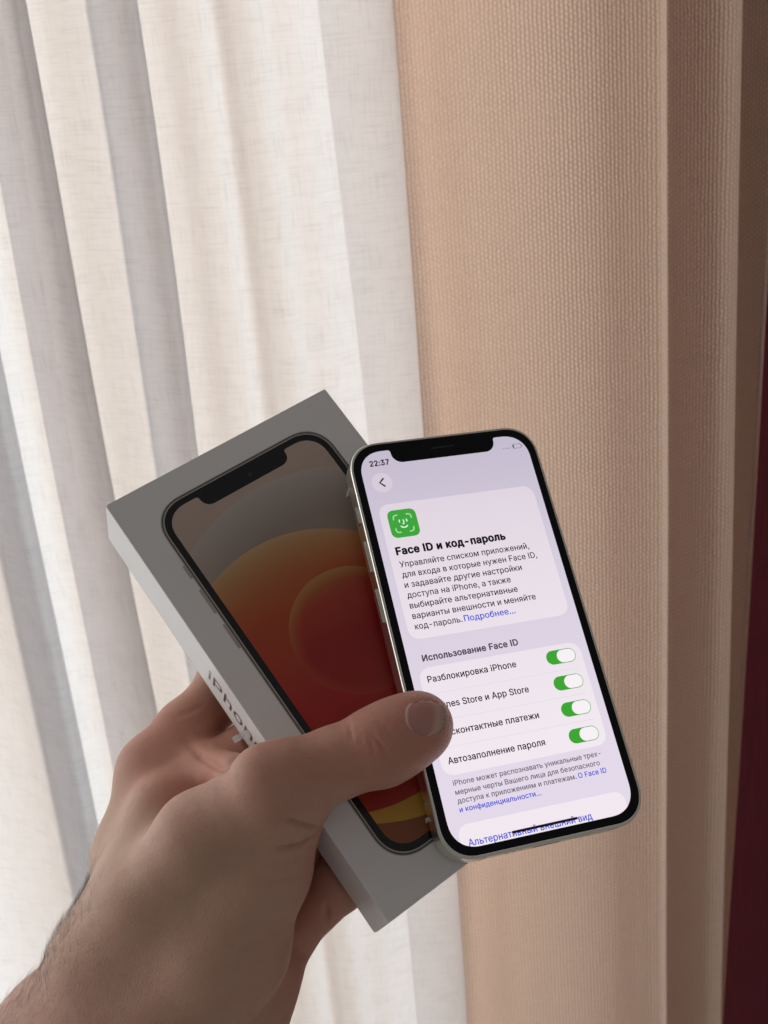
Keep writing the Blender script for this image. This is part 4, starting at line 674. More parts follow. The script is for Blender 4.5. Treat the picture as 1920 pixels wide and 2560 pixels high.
# ------------------------------------------------------------------ hand
HAND = json.loads(r'''{"k_thumb": 10, "k_finger": 5, "palm": [{"pts": [[-67.64, 4.49, -41.55, 11.5], [-85.91, -13.95, -44.7, 12], [-101.25, -34.52, -46.08, 14]], "k": 8}, {"pts": [[-61.72, -18.58, -59.37, 10.5], [-83.58, -31.19, -62.33, 12], [-102.96, -46.28, -61.57, 16]], "k": 8}, {"pts": [[-59.04, -39.54, -62.17, 10], [-81.63, -47.48, -66.31, 12], [-102.39, -56.15, -66.51, 15]], "k": 8}, {"pts": [[-59.99, -58.16, -55.68, 10], [-76.19, -63.88, -59.81, 12], [-97.5, -69.59, -63.87, 15]], "k": 8}, {"pts": [[-73.23, -9.88, -26.78, 11], [-91.22, -26.23, -30.31, 14]], "k": 9}, {"pts": [[-105.15, -43.56, -48.18, 21.5], [-104.95, -54.95, -57.1, 22], [-127.84, -55.53, -63.71, 29], [-160.98, -65.38, -78.58, 32]], "k": 12}, {"pts": [[-101.89, -55.13, -41.18, 20], [-138.24, -63.33, -59.2, 24]], "k": 12}, {"pts": [[-68.22, -42.34, -16.19, 17], [-81.21, -51.15, -26.62, 19.5], [-96.39, -57.65, -39.57, 20]], "k": 9}, {"pts": [[-52.46, -15.93, -8.38, 6], [-55.48, -5.93, -33.78, 8], [-63.13, -4.64, -40.06, 10]], "k": 8}, {"pts": [[-53.91, 1.51, -45.57, 8], [-51.76, -7.86, -49.67, 9], [-58.84, -21.91, -53.48, 10]], "k": 8}, {"pts": [[-70.5, -64.93, -48.66, 10.5], [-86.82, -74.46, -56.22, 14]], "k": 8}], "thumb": [{"pts": [[-109.28, -35.21, -39.58, 15], [-91.8, -29.89, -20.36, 12.5], [-71.93, -25.65, -1.57, 11.6], [-50.02, -28.09, 12.18, 10.8], [-44.56, -29.38, 13.58, 10.6]], "k": 5}, {"pts": [[-50.02, -28.09, 12.18, 10.8], [-32.55, -32.1, 13.42, 9.6], [-19.28, -35.84, 16.31, 10.8], [-12.26, -36.71, 17.38, 10.2], [-7.35, -37.48, 18.12, 9.9]], "k": 4}, {"pts": [[-48.47, -33.9, 4.93, 11], [-60.15, -39.24, -8.43, 15]], "k": 6}, {"pts": [[-48.22, -37.93, 6.1, 5.5]], "k": 4}, {"pts": [[-52.24, -39.74, 0.46, 6.5]], "k": 4}, {"pts": [[-58.93, -41.54, -7.45, 10]], "k": 5}, {"pts": [[-51.46, -24.08, 16.7, 6.5], [-47.15, -25.81, 16.91, 6]], "k": 5}], "fingers": [[{"pts": [[-67.64, 4.49, -41.55, 11.5], [-52.66, 10.63, -41.2, 9.6], [-36.46, 14.38, -41.04, 9.2], [-24, 28, -34.321849326215066, 8.6], [5, 28, -33.52184932621507, 7.8], [22, 26, -32.721849326215064, 7]], "k": 3}], [{"pts": [[-61.72, -18.58, -59.37, 10.5], [-42, -8, -35.721849326215064, 9.5], [-18, -4, -34.721849326215064, 8.8], [14, 0, -33.92184932621507, 8], [33, 1, -32.92184932621507, 7.2]], "k": 3}], [{"pts": [[-58.16, -43.28, -59.51, 10], [-44, -37, -34.721849326215064, 9.8], [-14, -31, -34.52184932621507, 8.6], [16, -27, -33.52184932621507, 7.8], [33, -26, -32.721849326215064, 7]], "k": 3}], [{"pts": [[-59.99, -58.16, -55.68, 10], [-40, -57, -34.721849326215064, 8.6], [-16, -56, -33.52184932621507, 8.0], [8, -52, -32.721849326215064, 7], [22, -50, -32.221849326215064, 6.3]], "k": 3}]], "lo": [-190, -165, -115], "hi": [52, 60, 45], "hair": [[-107.84, -22.75, -34.15, 11], [-156.42, -39.4, -59.92, 11]], "updir": [-0.099, 0.965, 0.243], "red": [[-21.48, -35.61, 26.15, 16, 0.8], [-10.2, -38.25, 27.95, 12, 0.9], [-50.03, -26.36, 23.41, 16, 0.6], [-66.55, 3.57, -30.08, 16, 0.55], [-51.08, 8.07, -32.26, 26, 0.8], [-52.85, -58.99, -43.84, 32, 1.0], [-46.89, -46.7, -1.56, 12, 0.5], [-54.74, -12.53, -19.63, 18, 0.9]], "sallow": [[-84.62, -13.99, -32.88, 32, 0.8], [-72.32, -47.39, -1.4, 30, 0.3]], "creases": [[[[-21.74, -31.37, 26.96], [-21.91, -32.19, 27.23], [-22.07, -33.01, 27.44], [-22.21, -33.81, 27.57], [-22.33, -34.6, 27.65], [-22.33, -35.46, 27.71], [-22.32, -36.31, 27.71], [-22.3, -37.16, 27.65], [-22.25, -37.99, 27.53], [-22.22, -38.87, 27.34], [-22.17, -39.74, 27.08], [-22.1, -40.61, 26.74], [-22.01, -41.46, 26.34]], 0.55, 0.55, [-0.251, -0.045, 0.967]], [[[-22.47, -29.6, 25.9], [-22.77, -30.56, 26.35], [-23.04, -31.5, 26.69], [-23.29, -32.42, 26.94], [-23.51, -33.33, 27.1], [-23.8, -34.16, 27.14], [-24.07, -34.97, 27.13], [-24.32, -35.77, 27.05], [-24.56, -36.57, 26.91], [-24.76, -37.22, 26.74], [-24.95, -37.87, 26.54], [-25.14, -38.52, 26.29], [-25.31, -39.15, 26.0]], 0.5, 0.35, [-0.348, 0.077, 0.934]], [[[-24.57, -25.98, 22.05], [-25.03, -26.72, 22.83], [-25.45, -27.43, 23.43], [-25.83, -28.12, 23.91], [-26.17, -28.79, 24.28], [-26.54, -29.6, 24.66], [-26.89, -30.39, 24.94], [-27.2, -31.17, 25.13], [-27.5, -31.94, 25.26]], 0.5, 0.35, [-0.221, 0.531, 0.818]], [[[-18.05, -32.2, 27.72], [-18.18, -32.97, 27.95], [-18.29, -33.73, 28.12], [-18.4, -34.48, 28.25], [-18.48, -35.22, 28.32], [-18.66, -36.1, 28.33], [-18.81, -36.98, 28.27], [-18.95, -37.85, 28.15], [-19.07, -38.72, 27.97]], 0.5, 0.25, [-0.108, 0.063, 0.992]], [[[-23.42, -27.81, 24.32], [-23.81, -28.69, 24.92], [-24.16, -29.55, 25.39], [-24.48, -30.4, 25.76], [-24.77, -31.22, 26.02], [-25.12, -32.05, 26.19], [-25.45, -32.86, 26.29], [-25.76, -33.66, 26.32], [-26.05, -34.46, 26.28]], 0.45, 0.2, [-0.317, 0.365, 0.875]], [[[-18.84, -30.66, 27.01], [-19.15, -31.56, 27.4], [-19.42, -32.45, 27.69], [-19.67, -33.33, 27.91], [-19.89, -34.19, 28.05], [-20.21, -35.15, 28.11], [-20.51, -36.1, 28.08], [-20.78, -37.04, 27.99], [-21.03, -37.97, 27.81]], 0.45, 0.2, [-0.121, 0.143, 0.982]], [[[-54.46, -36.79, 20.06], [-53.92, -37.43, 19.65], [-53.36, -38.06, 19.17], [-52.78, -38.7, 18.64], [-52.2, -39.32, 18.03], [-51.58, -39.9, 17.45], [-50.94, -40.48, 16.8], [-50.29, -41.05, 16.1], [-49.63, -41.62, 15.31], [-48.98, -42.11, 14.56], [-48.32, -42.59, 13.76], [-47.65, -43.08, 12.89], [-46.94, -43.55, 11.89], [-46.12, -44.13, 10.82], [-45.31, -44.7, 9.75], [-44.49, -45.28, 8.69], [-43.68, -45.85, 7.62]], 0.7, 1.7, [-0.17, -0.821, 0.545]], [[[-58.98, -41.76, 9.85], [-58.3, -42.16, 9.88], [-57.62, -42.56, 9.88], [-56.92, -42.95, 9.84], [-56.22, -43.34, 9.75], [-55.23, -43.74, 9.69], [-54.22, -44.14, 9.55], [-53.19, -44.54, 9.31], [-52.14, -44.92, 9.0], [-51.11, -45.0, 9.03], [-50.07, -45.06, 8.98], [-49.0, -45.12, 8.82], [-47.88, -45.15, 8.46], [-46.59, -45.21, 8.23], [-45.3, -45.27, 8.0], [-44.0, -45.33, 7.78], [-42.71, -45.39, 7.55]], 0.7, 1.8, [-0.179, -0.795, 0.58]], [[[-51.99, -42.02, 13.69], [-51.43, -42.41, 13.24], [-50.87, -42.8, 12.78], [-50.31, -43.19, 12.3], [-49.73, -43.58, 11.76], [-49.14, -43.79, 11.45], [-48.54, -44.01, 11.09], [-47.93, -44.21, 10.64], [-47.28, -44.41, 10.08]], 0.5, 0.6, [-0.077, -0.879, 0.471]], [[[-66.54, -47.07, 4.41], [-65.36, -47.57, 4.46], [-64.17, -48.06, 4.43], [-62.96, -48.54, 4.34], [-61.74, -49.02, 4.15], [-59.95, -49.56, 3.78], [-58.11, -50.08, 3.17], [-56.2, -50.58, 2.21], [-54.17, -51.05, 0.64]], 0.8, 0.6, [-0.008, -0.601, 0.799]], [[[-60.69, -44.76, 6.96], [-59.51, -45.28, 6.94], [-58.32, -45.78, 6.85], [-57.1, -46.28, 6.65], [-55.85, -46.77, 6.32], [-54.47, -47.2, 5.92], [-53.03, -47.6, 5.28], [-51.51, -47.97, 4.22], [-49.81, -48.29, 2.3]], 0.5, 0.3, [-0.017, -0.744, 0.668]], [[[-71.12, -49.84, 1.16], [-69.74, -50.6, 1.27], [-68.34, -51.35, 1.22], [-66.91, -52.09, 1.04], [-65.46, -52.82, 0.69], [-63.72, -53.44, 0.24], [-61.93, -54.05, -0.48], [-60.06, -54.64, -1.62], [-58.06, -55.2, -3.42]], 0.7, 0.3, [-0.096, -0.715, 0.693]], [[[-83.58, -53.48, -4.56], [-81.99, -54.47, -4.44], [-80.39, -55.45, -4.48], [-78.76, -56.43, -4.67], [-77.11, -57.4, -5.06], [-75.27, -58.12, -5.5], [-73.41, -58.84, -6.14], [-71.5, -59.56, -7.04], [-69.52, -60.26, -8.3]], 0.7, 0.3, [-0.013, -0.464, 0.886]], [[[-57.69, -18.34, 17.65], [-57.65, -16.96, 13.6], [-55.47, -13.38, -2.88], [-55.94, -12.4, -4.27], [-56.23, -11.22, -6.82], [-56.26, -9.37, -10.24], [-56.32, -7.51, -13.56], [-56.36, -5.59, -17.08], [-56.47, -3.71, -20.25], [-56.39, -1.6, -22.85], [-56.35, 0.51, -25.31], [-56.25, 2.71, -28.12], [-56.37, 4.67, -29.59]], 1.2, 1.2, [-0.308, 0.783, 0.541]], [[[-44.7, 12.72, -31.71], [-46.03, 12.66, -31.64], [-47.38, 12.59, -31.49], [-48.73, 12.51, -31.3], [-50.08, 12.43, -31.13], [-51.49, 12.9, -31.09], [-52.88, 13.4, -31.21], [-54.24, 13.94, -31.47], [-55.57, 14.52, -31.9]], 0.8, 0.4, [0.022, 0.192, 0.981]], [[[-48.07, -60.31, -30.57], [-48.33, -60.83, -31.25], [-48.58, -61.35, -31.97], [-48.83, -61.87, -32.74], [-49.07, -62.4, -33.56], [-49.27, -62.84, -34.27], [-49.47, -63.29, -35.0], [-49.67, -63.73, -35.75], [-49.86, -64.18, -36.53]], 0.9, 1.2, [-0.604, -0.572, 0.555]], [[[-9.28, -31.08, 26.84], [-9.26, -31.79, 27.26], [-9.22, -32.5, 27.6], [-9.15, -33.19, 27.87], [-9.06, -33.88, 28.09], [-9.25, -34.65, 28.32], [-9.42, -35.42, 28.47], [-9.57, -36.18, 28.56], [-9.69, -36.93, 28.6], [-10.02, -37.69, 28.6], [-10.33, -38.44, 28.55], [-10.62, -39.18, 28.43], [-10.88, -39.92, 28.24], [-11.1, -40.35, 28.11], [-11.3, -40.79, 27.96], [-11.51, -41.22, 27.79], [-11.7, -41.65, 27.59]], 0.5, 0.3, [0.065, 0.02, 0.998]], [[[-9.28, -31.08, 26.84], [-8.29, -31.58, 26.97], [-7.29, -32.07, 27.06], [-6.27, -32.55, 27.09], [-5.2, -33.02, 26.99], [-4.45, -33.9, 27.08], [-3.64, -34.77, 27.01], [-2.78, -35.61, 26.77], [-1.82, -36.43, 26.31]], 0.5, 0.25, [0.324, 0.366, 0.873]], [[[-11.7, -41.65, 27.59], [-11.05, -42.16, 27.35], [-10.38, -42.66, 27.06], [-9.7, -43.16, 26.73], [-9.01, -43.67, 26.37], [-8.24, -43.76, 26.28], [-7.45, -43.85, 26.14], [-6.63, -43.93, 25.92], [-5.79, -44.01, 25.64]], 0.5, 0.25, [0.061, -0.569, 0.82]], [[[-76.42, -0.74, -21.51], [-77.32, -1.59, -20.79], [-78.17, -2.35, -20.43], [-78.99, -3.06, -20.33], [-79.8, -3.76, -20.3], [-80.73, -4.31, -20.52], [-81.65, -4.85, -20.76], [-82.57, -5.4, -20.99], [-83.48, -5.94, -21.24]], 0.5, 0.12, [-0.473, 0.678, 0.562]], [[[-69.43, 2.89, -27.07], [-70.37, 2.02, -26.32], [-71.51, 0.81, -23.89], [-72.67, -0.47, -21.09], [-73.66, -1.44, -19.71], [-74.82, -2.05, -19.2], [-75.94, -2.6, -18.97], [-77.03, -3.1, -18.97], [-78.1, -3.56, -19.18]], 0.5, 0.12, [-0.129, 0.733, 0.668]]], "nail": [[[-6.19, -33.1, 27.33], [-8.51, -32.03, 27.26], [-9.52, -32.17, 27.48], [-10.3, -32.53, 27.75], [-10.95, -33.02, 28.0], [-11.53, -33.62, 28.24], [-12.1, -34.35, 28.45], [-12.61, -35.1, 28.59], [-12.98, -35.79, 28.67], [-13.23, -36.52, 28.71], [-13.3, -37.33, 28.68], [-13.1, -38.32, 28.58], [-11.37, -40.4, 28.1]], [[-5.69, -33.09, 27.19], [-7.78, -32.34, 27.29], [-8.75, -32.59, 27.57], [-9.53, -33.02, 27.85], [-10.19, -33.56, 28.11], [-10.79, -34.19, 28.34], [-11.4, -34.96, 28.53], [-11.95, -35.74, 28.65], [-12.37, -36.44, 28.71], [-12.67, -37.17, 28.7], [-12.81, -37.96, 28.63], [-12.72, -38.89, 28.49], [-11.34, -40.73, 27.98]], [[-5.27, -33.17, 27.08], [-7.12, -32.72, 27.36], [-8.04, -33.06, 27.67], [-8.79, -33.55, 27.95], [-9.45, -34.13, 28.21], [-10.06, -34.78, 28.41], [-10.69, -35.56, 28.58], [-11.27, -36.35, 28.67], [-11.71, -37.05, 28.69], [-12.05, -37.77, 28.66], [-12.26, -38.53, 28.56], [-12.27, -39.4, 28.39], [-11.24, -40.99, 27.88]], [[-4.93, -33.31, 27.02], [-6.51, -33.15, 27.43], [-7.36, -33.58, 27.77], [-8.07, -34.11, 28.04], [-8.72, -34.71, 28.28], [-9.33, -35.38, 28.46], [-9.96, -36.16, 28.59], [-10.56, -36.95, 28.65], [-11.03, -37.65, 28.65], [-11.4, -38.34, 28.59], [-11.67, -39.06, 28.47], [-11.78, -39.86, 28.27], [-11.1, -41.19, 27.8]], [[-4.61, -33.48, 26.98], [-5.9, -33.6, 27.46], [-6.69, -34.11, 27.83], [-7.37, -34.68, 28.1], [-7.99, -35.3, 28.32], [-8.59, -35.97, 28.47], [-9.23, -36.76, 28.57], [-9.83, -37.54, 28.6], [-10.32, -38.22, 28.56], [-10.73, -38.89, 28.49], [-11.05, -39.57, 28.35], [-11.26, -40.29, 28.13], [-10.93, -41.36, 27.73]], [[-4.31, -33.67, 26.93], [-5.29, -34.06, 27.45], [-6.0, -34.64, 27.83], [-6.64, -35.25, 28.11], [-7.25, -35.89, 28.32], [-7.85, -36.57, 28.46], [-8.49, -37.35, 28.52], [-9.09, -38.12, 28.52], [-9.59, -38.79, 28.46], [-10.03, -39.43, 28.35], [-10.41, -40.06, 28.19], [-10.72, -40.71, 27.99], [-10.75, -41.52, 27.66]], [[-4.01, -33.86, 26.88], [-4.67, -34.51, 27.38], [-5.3, -35.17, 27.76], [-5.9, -35.82, 28.04], [-6.49, -36.48, 28.26], [-7.08, -37.16, 28.39], [-7.73, -37.94, 28.44], [-8.35, -38.7, 28.41], [-8.86, -39.36, 28.32], [-9.33, -39.97, 28.19], [-9.76, -40.56, 28.02], [-10.18, -41.13, 27.82], [-10.57, -41.68, 27.58]], [[-3.7, -34.05, 26.81], [-4.02, -34.96, 27.25], [-4.56, -35.68, 27.61], [-5.12, -36.37, 27.9], [-5.7, -37.05, 28.1], [-6.29, -37.75, 28.24], [-6.95, -38.52, 28.29], [-7.58, -39.28, 28.25], [-8.11, -39.92, 28.16], [-8.61, -40.51, 28.01], [-9.11, -41.05, 27.83], [-9.62, -41.54, 27.64], [-10.39, -41.84, 27.51]], [[-3.4, -34.24, 26.72], [-3.35, -35.4, 27.03], [-3.8, -36.2, 27.38], [-4.32, -36.92, 27.67], [-4.88, -37.62, 27.86], [-5.46, -38.32, 27.99], [-6.14, -39.1, 28.06], [-6.78, -39.85, 28.02], [-7.34, -40.47, 27.92], [-7.88, -41.04, 27.78], [-8.44, -41.54, 27.61], [-9.06, -41.95, 27.44], [-10.2, -41.99, 27.43]], [[-3.1, -34.44, 26.63], [-2.66, -35.85, 26.76], [-3.01, -36.71, 27.05], [-3.48, -37.47, 27.32], [-4.02, -38.19, 27.53], [-4.61, -38.89, 27.66], [-5.29, -39.66, 27.72], [-5.95, -40.4, 27.69], [-6.53, -41.02, 27.61], [-7.11, -41.55, 27.49], [-7.74, -42.01, 27.35], [-8.48, -42.35, 27.22], [-10.0, -42.13, 27.36]], [[-2.84, -34.68, 26.56], [-1.97, -36.32, 26.39], [-2.2, -37.23, 26.62], [-2.61, -38.02, 26.84], [-3.13, -38.75, 27.05], [-3.71, -39.45, 27.19], [-4.4, -40.21, 27.28], [-5.07, -40.94, 27.26], [-5.67, -41.54, 27.19], [-6.29, -42.04, 27.09], [-6.99, -42.45, 27.01], [-7.86, -42.71, 26.96], [-9.77, -42.23, 27.3]], [[-2.65, -34.99, 26.54], [-1.29, -36.82, 25.95], [-1.37, -37.78, 26.03], [-1.71, -38.59, 26.21], [-2.19, -39.32, 26.4], [-2.76, -40.01, 26.56], [-3.45, -40.75, 26.68], [-4.13, -41.46, 26.69], [-4.75, -42.03, 26.65], [-5.41, -42.5, 26.61], [-6.19, -42.85, 26.61], [-7.18, -43.03, 26.68], [-9.5, -42.29, 27.27]], [[-2.58, -35.39, 26.6], [-0.66, -37.4, 25.45], [-0.54, -38.37, 25.27], [-0.77, -39.18, 25.34], [-1.19, -39.89, 25.51], [-1.74, -40.57, 25.7], [-2.42, -41.27, 25.86], [-3.1, -41.94, 25.93], [-3.74, -42.47, 25.95], [-4.44, -42.89, 26.0], [-5.3, -43.19, 26.12], [-6.43, -43.27, 26.39], [-9.17, -42.26, 27.28]]]}''')
R_PB = np.array(((0.92384, 0.38245, 0.01579), (-0.38116, 0.92294, -0.05379), (-0.03514, 0.04368, 0.99843)))
T_PB = np.array((33.247, -24.056, 10.0))
def rcone(p, A, B):
    a = np.array(A[:3], np.float32); b = np.array(B[:3], np.float32); r1 = A[3]; r2 = B[3]
    ba = b - a; l2 = float(ba @ ba); rr = r1 - r2; a2 = l2 - rr * rr; il2 = 1 / l2
    pa = p - a; y = pa @ ba; z = y - l2
    q = pa * l2 - y[:, None] * ba[None]; x2 = (q * q).sum(1); y2 = y * y * l2; z2 = z * z * l2
    k = np.sign(rr) * rr * rr * x2
    o = (np.sqrt(x2 * a2 * il2) + y * rr) * il2 - r1
    return np.where(np.sign(z) * a2 * z2 > k, np.sqrt(x2 + z2) * il2 - r2, np.where(np.sign(y) * a2 * y2 < k, np.sqrt(x2 + y2) * il2 - r1, o))
def smin(a, b, k):
    h = np.maximum(k - np.abs(a - b), 0) / k
    return np.minimum(a, b) - h * h * k * .25
def gsdf(p, g):
    d = None
    for ch in g:
        P = ch['pts']; dd = None
        for i in range(max(1, len(P) - 1)):
            q = rcone(p, P[i], P[i + 1]) if len(P) > 1 else np.linalg.norm(p - np.array(P[0][:3]), axis=1) - P[0][3]
            dd = q if dd is None else smin(dd, q, ch['k'])
        d = dd if d is None else smin(d, dd, ch['k'])
    return d
def bsdf(p, c, hs):
    q = np.abs(p - np.array(c)) - np.array(hs)
    return np.linalg.norm(np.maximum(q, 0), axis=1) + np.minimum(q.max(1), 0)
def seg_dist2(p, a, b):
    ab = b - a; t = np.clip(((p - a) @ ab) / (ab @ ab), 0, 1)
    return ((p - a - t[:, None] * ab) ** 2).sum(1)
def hand_sdf(p, fine=False):
    p = p.astype(np.float32)
    d = smin(gsdf(p, HAND['palm']), gsdf(p, HAND['thumb']), HAND['k_thumb'])
    F = None
    for g in HAND['fingers']:
        q = gsdf(p, g); F = q if F is None else smin(F, q, 1.5)
    d = smin(d, F, HAND['k_finger'])
    if fine:
        for pts, wd, dp, nv in HAND['creases']:
            pts = np.array(pts); nv = np.array(nv); lo = pts.min(0) - 3.2; hi = pts.max(0) + 3.2
            m = ((p > lo) & (p < hi)).all(1)
            if not m.any(): continue
            q = p[m]; dd = np.full(len(q), 1e9)
            flt = lambda v: v - 0.88 * (v @ nv)[..., None] * nv           # a furrow: distance counts along the skin
            tp = np.ones(len(q))
            n = len(pts) - 1
            for i in range(n):
                s2 = seg_dist2(flt(q), flt(pts[i]), flt(pts[i + 1]))
                e = min(1.0, (min(i, n - 1 - i) + 1) / (0.25 * n + 1))       # creases run out at their ends
                tp = np.where(s2 < dd, e, tp); dd = np.minimum(dd, s2)
            d[m] += dp * tp * np.exp(-dd / wd ** 2)
    bx = bsdf(p, (0, 0, -BD / 2), (BW / 2, BH / 2, BD / 2))
    ph = bsdf((p - T_PB) @ R_PB, (0, 0, -3.7), (32.1, 65.75, 3.7))
    for o in (bx, ph):
        d = -smin(-d, o - 0.12, 1.0)
    return d
def surface_nets(h, lo, hi):
    B = 6
    n = np.ceil((np.array(hi) - lo) / (h * B)).astype(int)
    N = n * B + 1
    gc = np.stack(np.meshgrid(*[lo[i] + (np.arange(n[i]) + .5) * h * B for i in range(3)], indexing='ij'), -1).reshape(-1, 3)
    dc = hand_sdf(gc)
    near = (np.abs(dc) < h * B * 0.95 + 1.6)
    V = np.repeat(np.repeat(np.repeat(dc.reshape(n), B, 0), B, 1), B, 2)
    V = np.pad(V, ((0, 1),) * 3, mode='edge').astype(np.float32)
    idx = np.argwhere(near.reshape(n)) * B
    o = np.stack(np.meshgrid(*[np.arange(B + 1)] * 3, indexing='ij'), -1).reshape(-1, 3)
    flags = np.zeros(N, bool)
    for c in range(0, len(idx), 800):
        q = (idx[c:c + 800, None] + o[None]).reshape(-1, 3)
        flags[q[:, 0], q[:, 1], q[:, 2]] = True
    q = np.argwhere(flags)
    for c in range(0, len(q), 400000):
        s = q[c:c + 400000]
        V[s[:, 0], s[:, 1], s[:, 2]] = hand_sdf(lo + s * h, True)
    ins = V < 0
    cs = np.zeros(N - 1, np.int8)
    for i in (0, 1):
        for j in (0, 1):
            for k in (0, 1):
                cs += ins[i:N[0] - 1 + i, j:N[1] - 1 + j, k:N[2] - 1 + k]
    cells = np.argwhere((cs > 0) & (cs < 8))
    ids = -np.ones(N - 1, int); ids[cells[:, 0], cells[:, 1], cells[:, 2]] = np.arange(len(cells))
    acc = np.zeros((len(cells), 3)); cnt = np.zeros(len(cells))
    cor = np.array([(i, j, k) for i in (0, 1) for j in (0, 1) for k in (0, 1)])
    vals = [V[tuple((cells + c).T)] for c in cor]
    for a in range(8):
        for b in range(a + 1, 8):
            if np.abs(cor[a] - cor[b]).sum() != 1: continue
            m = (vals[a] < 0) != (vals[b] < 0)
            t = vals[a][m] / (vals[a][m] - vals[b][m])
            acc[m] += cor[a] + t[:, None] * (cor[b] - cor[a]); cnt[m] += 1
    verts = lo + (cells + acc / cnt[:, None]) * h
    faces = []
    for ax in range(3):
        sl0 = [slice(None)] * 3; sl1 = [slice(None)] * 3
        sl0[ax] = slice(0, -1); sl1[ax] = slice(1, None)
        a = ins[tuple(sl0)]; b = ins[tuple(sl1)]
        e = np.argwhere(a != b)
        u, v = (ax + 1) % 3, (ax + 2) % 3
        e = e[(e[:, u] > 0) & (e[:, v] > 0) & (e[:, u] < N[u] - 1) & (e[:, v] < N[v] - 1)]
        fl = a[tuple(e.T)]
        q = []
        for du, dv in ((0, 0), (1, 0), (1, 1), (0, 1)):
            c = e.copy(); c[:, u] -= du; c[:, v] -= dv
            q.append(ids[tuple(c.T)])
        q = np.stack(q, 1)
        q[~fl] = q[~fl][:, ::-1]
        faces.append(q[(q >= 0).all(1)])
    return verts, np.concatenate(faces)
HV, HF = surface_nets(0.65, np.array(HAND['lo']), np.array(HAND['hi']))
def smooth_mesh(V, F, it=2, lam=0.5):
    n = len(V)
    E = np.concatenate([F[:, [0, 1]], F[:, [1, 2]], F[:, [2, 3]], F[:, [3, 0]]])
    E = np.concatenate([E, E[:, ::-1]])
    cnt = np.bincount(E[:, 0], minlength=n)
    for _ in range(it):
        for l in (lam, -lam * 1.03):
            s = np.stack([np.bincount(E[:, 0], V[E[:, 1], k], minlength=n) for k in range(3)], 1) / np.maximum(cnt, 1)[:, None]
            V = V + l * (s - V)
    return V
HV = smooth_mesh(HV, HF, 2)

def mat_skin():
    N = NT('skin')
    tc = N.n('ShaderNodeTexCoord').outputs['Object']
    big = N.noise(tc, 55, 4, 0.6)
    mid = N.noise(tc, 260, 3, 0.6)
    vor = N.n('ShaderNodeTexVoronoi', feature='DISTANCE_TO_EDGE'); vor.inputs['Scale'].default_value = 1150; N.l(tc, vor.inputs['Vector'])
    fine = N.math('MINIMUM', N.math('MULTIPLY', vor.outputs['Distance'], 6.0), 1.0)
    c = N.mix(N.math('MULTIPLY', big, 1.0, clamp=True), (0.67, 0.43, 0.325, 1), (0.60, 0.345, 0.25, 1))
    c = N.mix(N.math('MULTIPLY', N.math('SUBTRACT', mid, 0.35), 1.0, clamp=True), c, (0.58, 0.26, 0.18, 1))
    at = N.n('ShaderNodeAttribute'); at.attribute_name = 'tone'
    sp = N.n('ShaderNodeSeparateColor'); N.l(at.outputs['Color'], sp.inputs[0])
    c = N.mix(sp.outputs[1], c, (0.63, 0.43, 0.30, 1))
    c = N.mix(N.math('MULTIPLY', sp.outputs[0], N.math('ADD', 0.45, N.math('MULTIPLY', big, 0.6))), c, (0.60, 0.255, 0.185, 1))
    p = N.pbsdf(Roughness=0.55)
    N.l(c, p.inputs['Base Color'])
    p.inputs['Subsurface Weight'].default_value = 0.18
    p.inputs['Subsurface Radius'].default_value = (1.0, 0.35, 0.2)
    p.inputs['Subsurface Scale'].default_value = 0.0016
    p.inputs['Specular IOR Level'].default_value = 0.35
    v2 = N.n('ShaderNodeTexVoronoi', feature='DISTANCE_TO_EDGE'); v2.inputs['Scale'].default_value = 620; N.l(N.mapping(tc, (1, 1.8, 1.3)), v2.inputs['Vector'])
    lines = N.math('MINIMUM', N.math('MULTIPLY', v2.outputs['Distance'], 5.0), 1.0)
    h = N.math('ADD', N.math('ADD', N.math('MULTIPLY', fine, 0.3), N.math('MULTIPLY', lines, 0.3)), N.math('MULTIPLY', mid, 0.9))
    N.l(N.bump(h, 0.30, 0.0005), p.inputs['Normal'])
    N.l(N.math('ADD', 0.34, N.math('MULTIPLY', mid, 0.30)), p.inputs['Roughness'])
    return N.finish(p.outputs[0])
M_SKIN = mat_skin()
hme = mesh_from('hand', HV * MM, HF, True)
def tone(key):
    w = np.zeros(len(HV))
    for x, y, z, r, k in HAND[key]:
        w += k * np.exp(-((HV - (x, y, z)) ** 2).sum(1) / r ** 2)
    return np.clip(w, 0, 1)
ca = hme.color_attributes.new('tone', 'FLOAT_COLOR', 'POINT')
ca.data.foreach_set('color', np.stack([tone('red'), tone('sallow'), np.zeros(len(HV)), np.ones(len(HV))], 1).astype(np.float32).ravel())
hand = obj('hand', hme, M_SKIN)
hand.matrix_world = M_BOX
tag(hand, 'bare left hand gripping box and phone, thumb across both', 'hand')
def mat_nail():
    N = NT('fingernail')
    tc = N.n('ShaderNodeUVMap').outputs[0]
    sep = N.n('ShaderNodeSeparateXYZ'); N.l(tc, sep.inputs[0])
    t = N.math('ADD', sep.outputs[0], N.math('MULTIPLY', N.noise(tc, 6, 2), 0.05))
    c = N.ramp(t, [(0.0, (0.70, 0.50, 0.45)), (0.10, (0.54, 0.27, 0.235)), (0.66, (0.58, 0.30, 0.26)), (0.80, (0.68, 0.46, 0.37)), (0.93, (0.60, 0.42, 0.31)), (1.0, (0.40, 0.25, 0.18))])
    p = N.pbsdf(Roughness=0.42)
    p.inputs['Specular IOR Level'].default_value = 0.09
    N.l(c, p.inputs['Base Color'])
    p.inputs['Subsurface Weight'].default_value = 0.15
    p.inputs['Subsurface Scale'].default_value = 0.002
    return N.finish(p.outputs[0])
G = np.array(HAND['nail'])                       # rows along the nail, columns across it
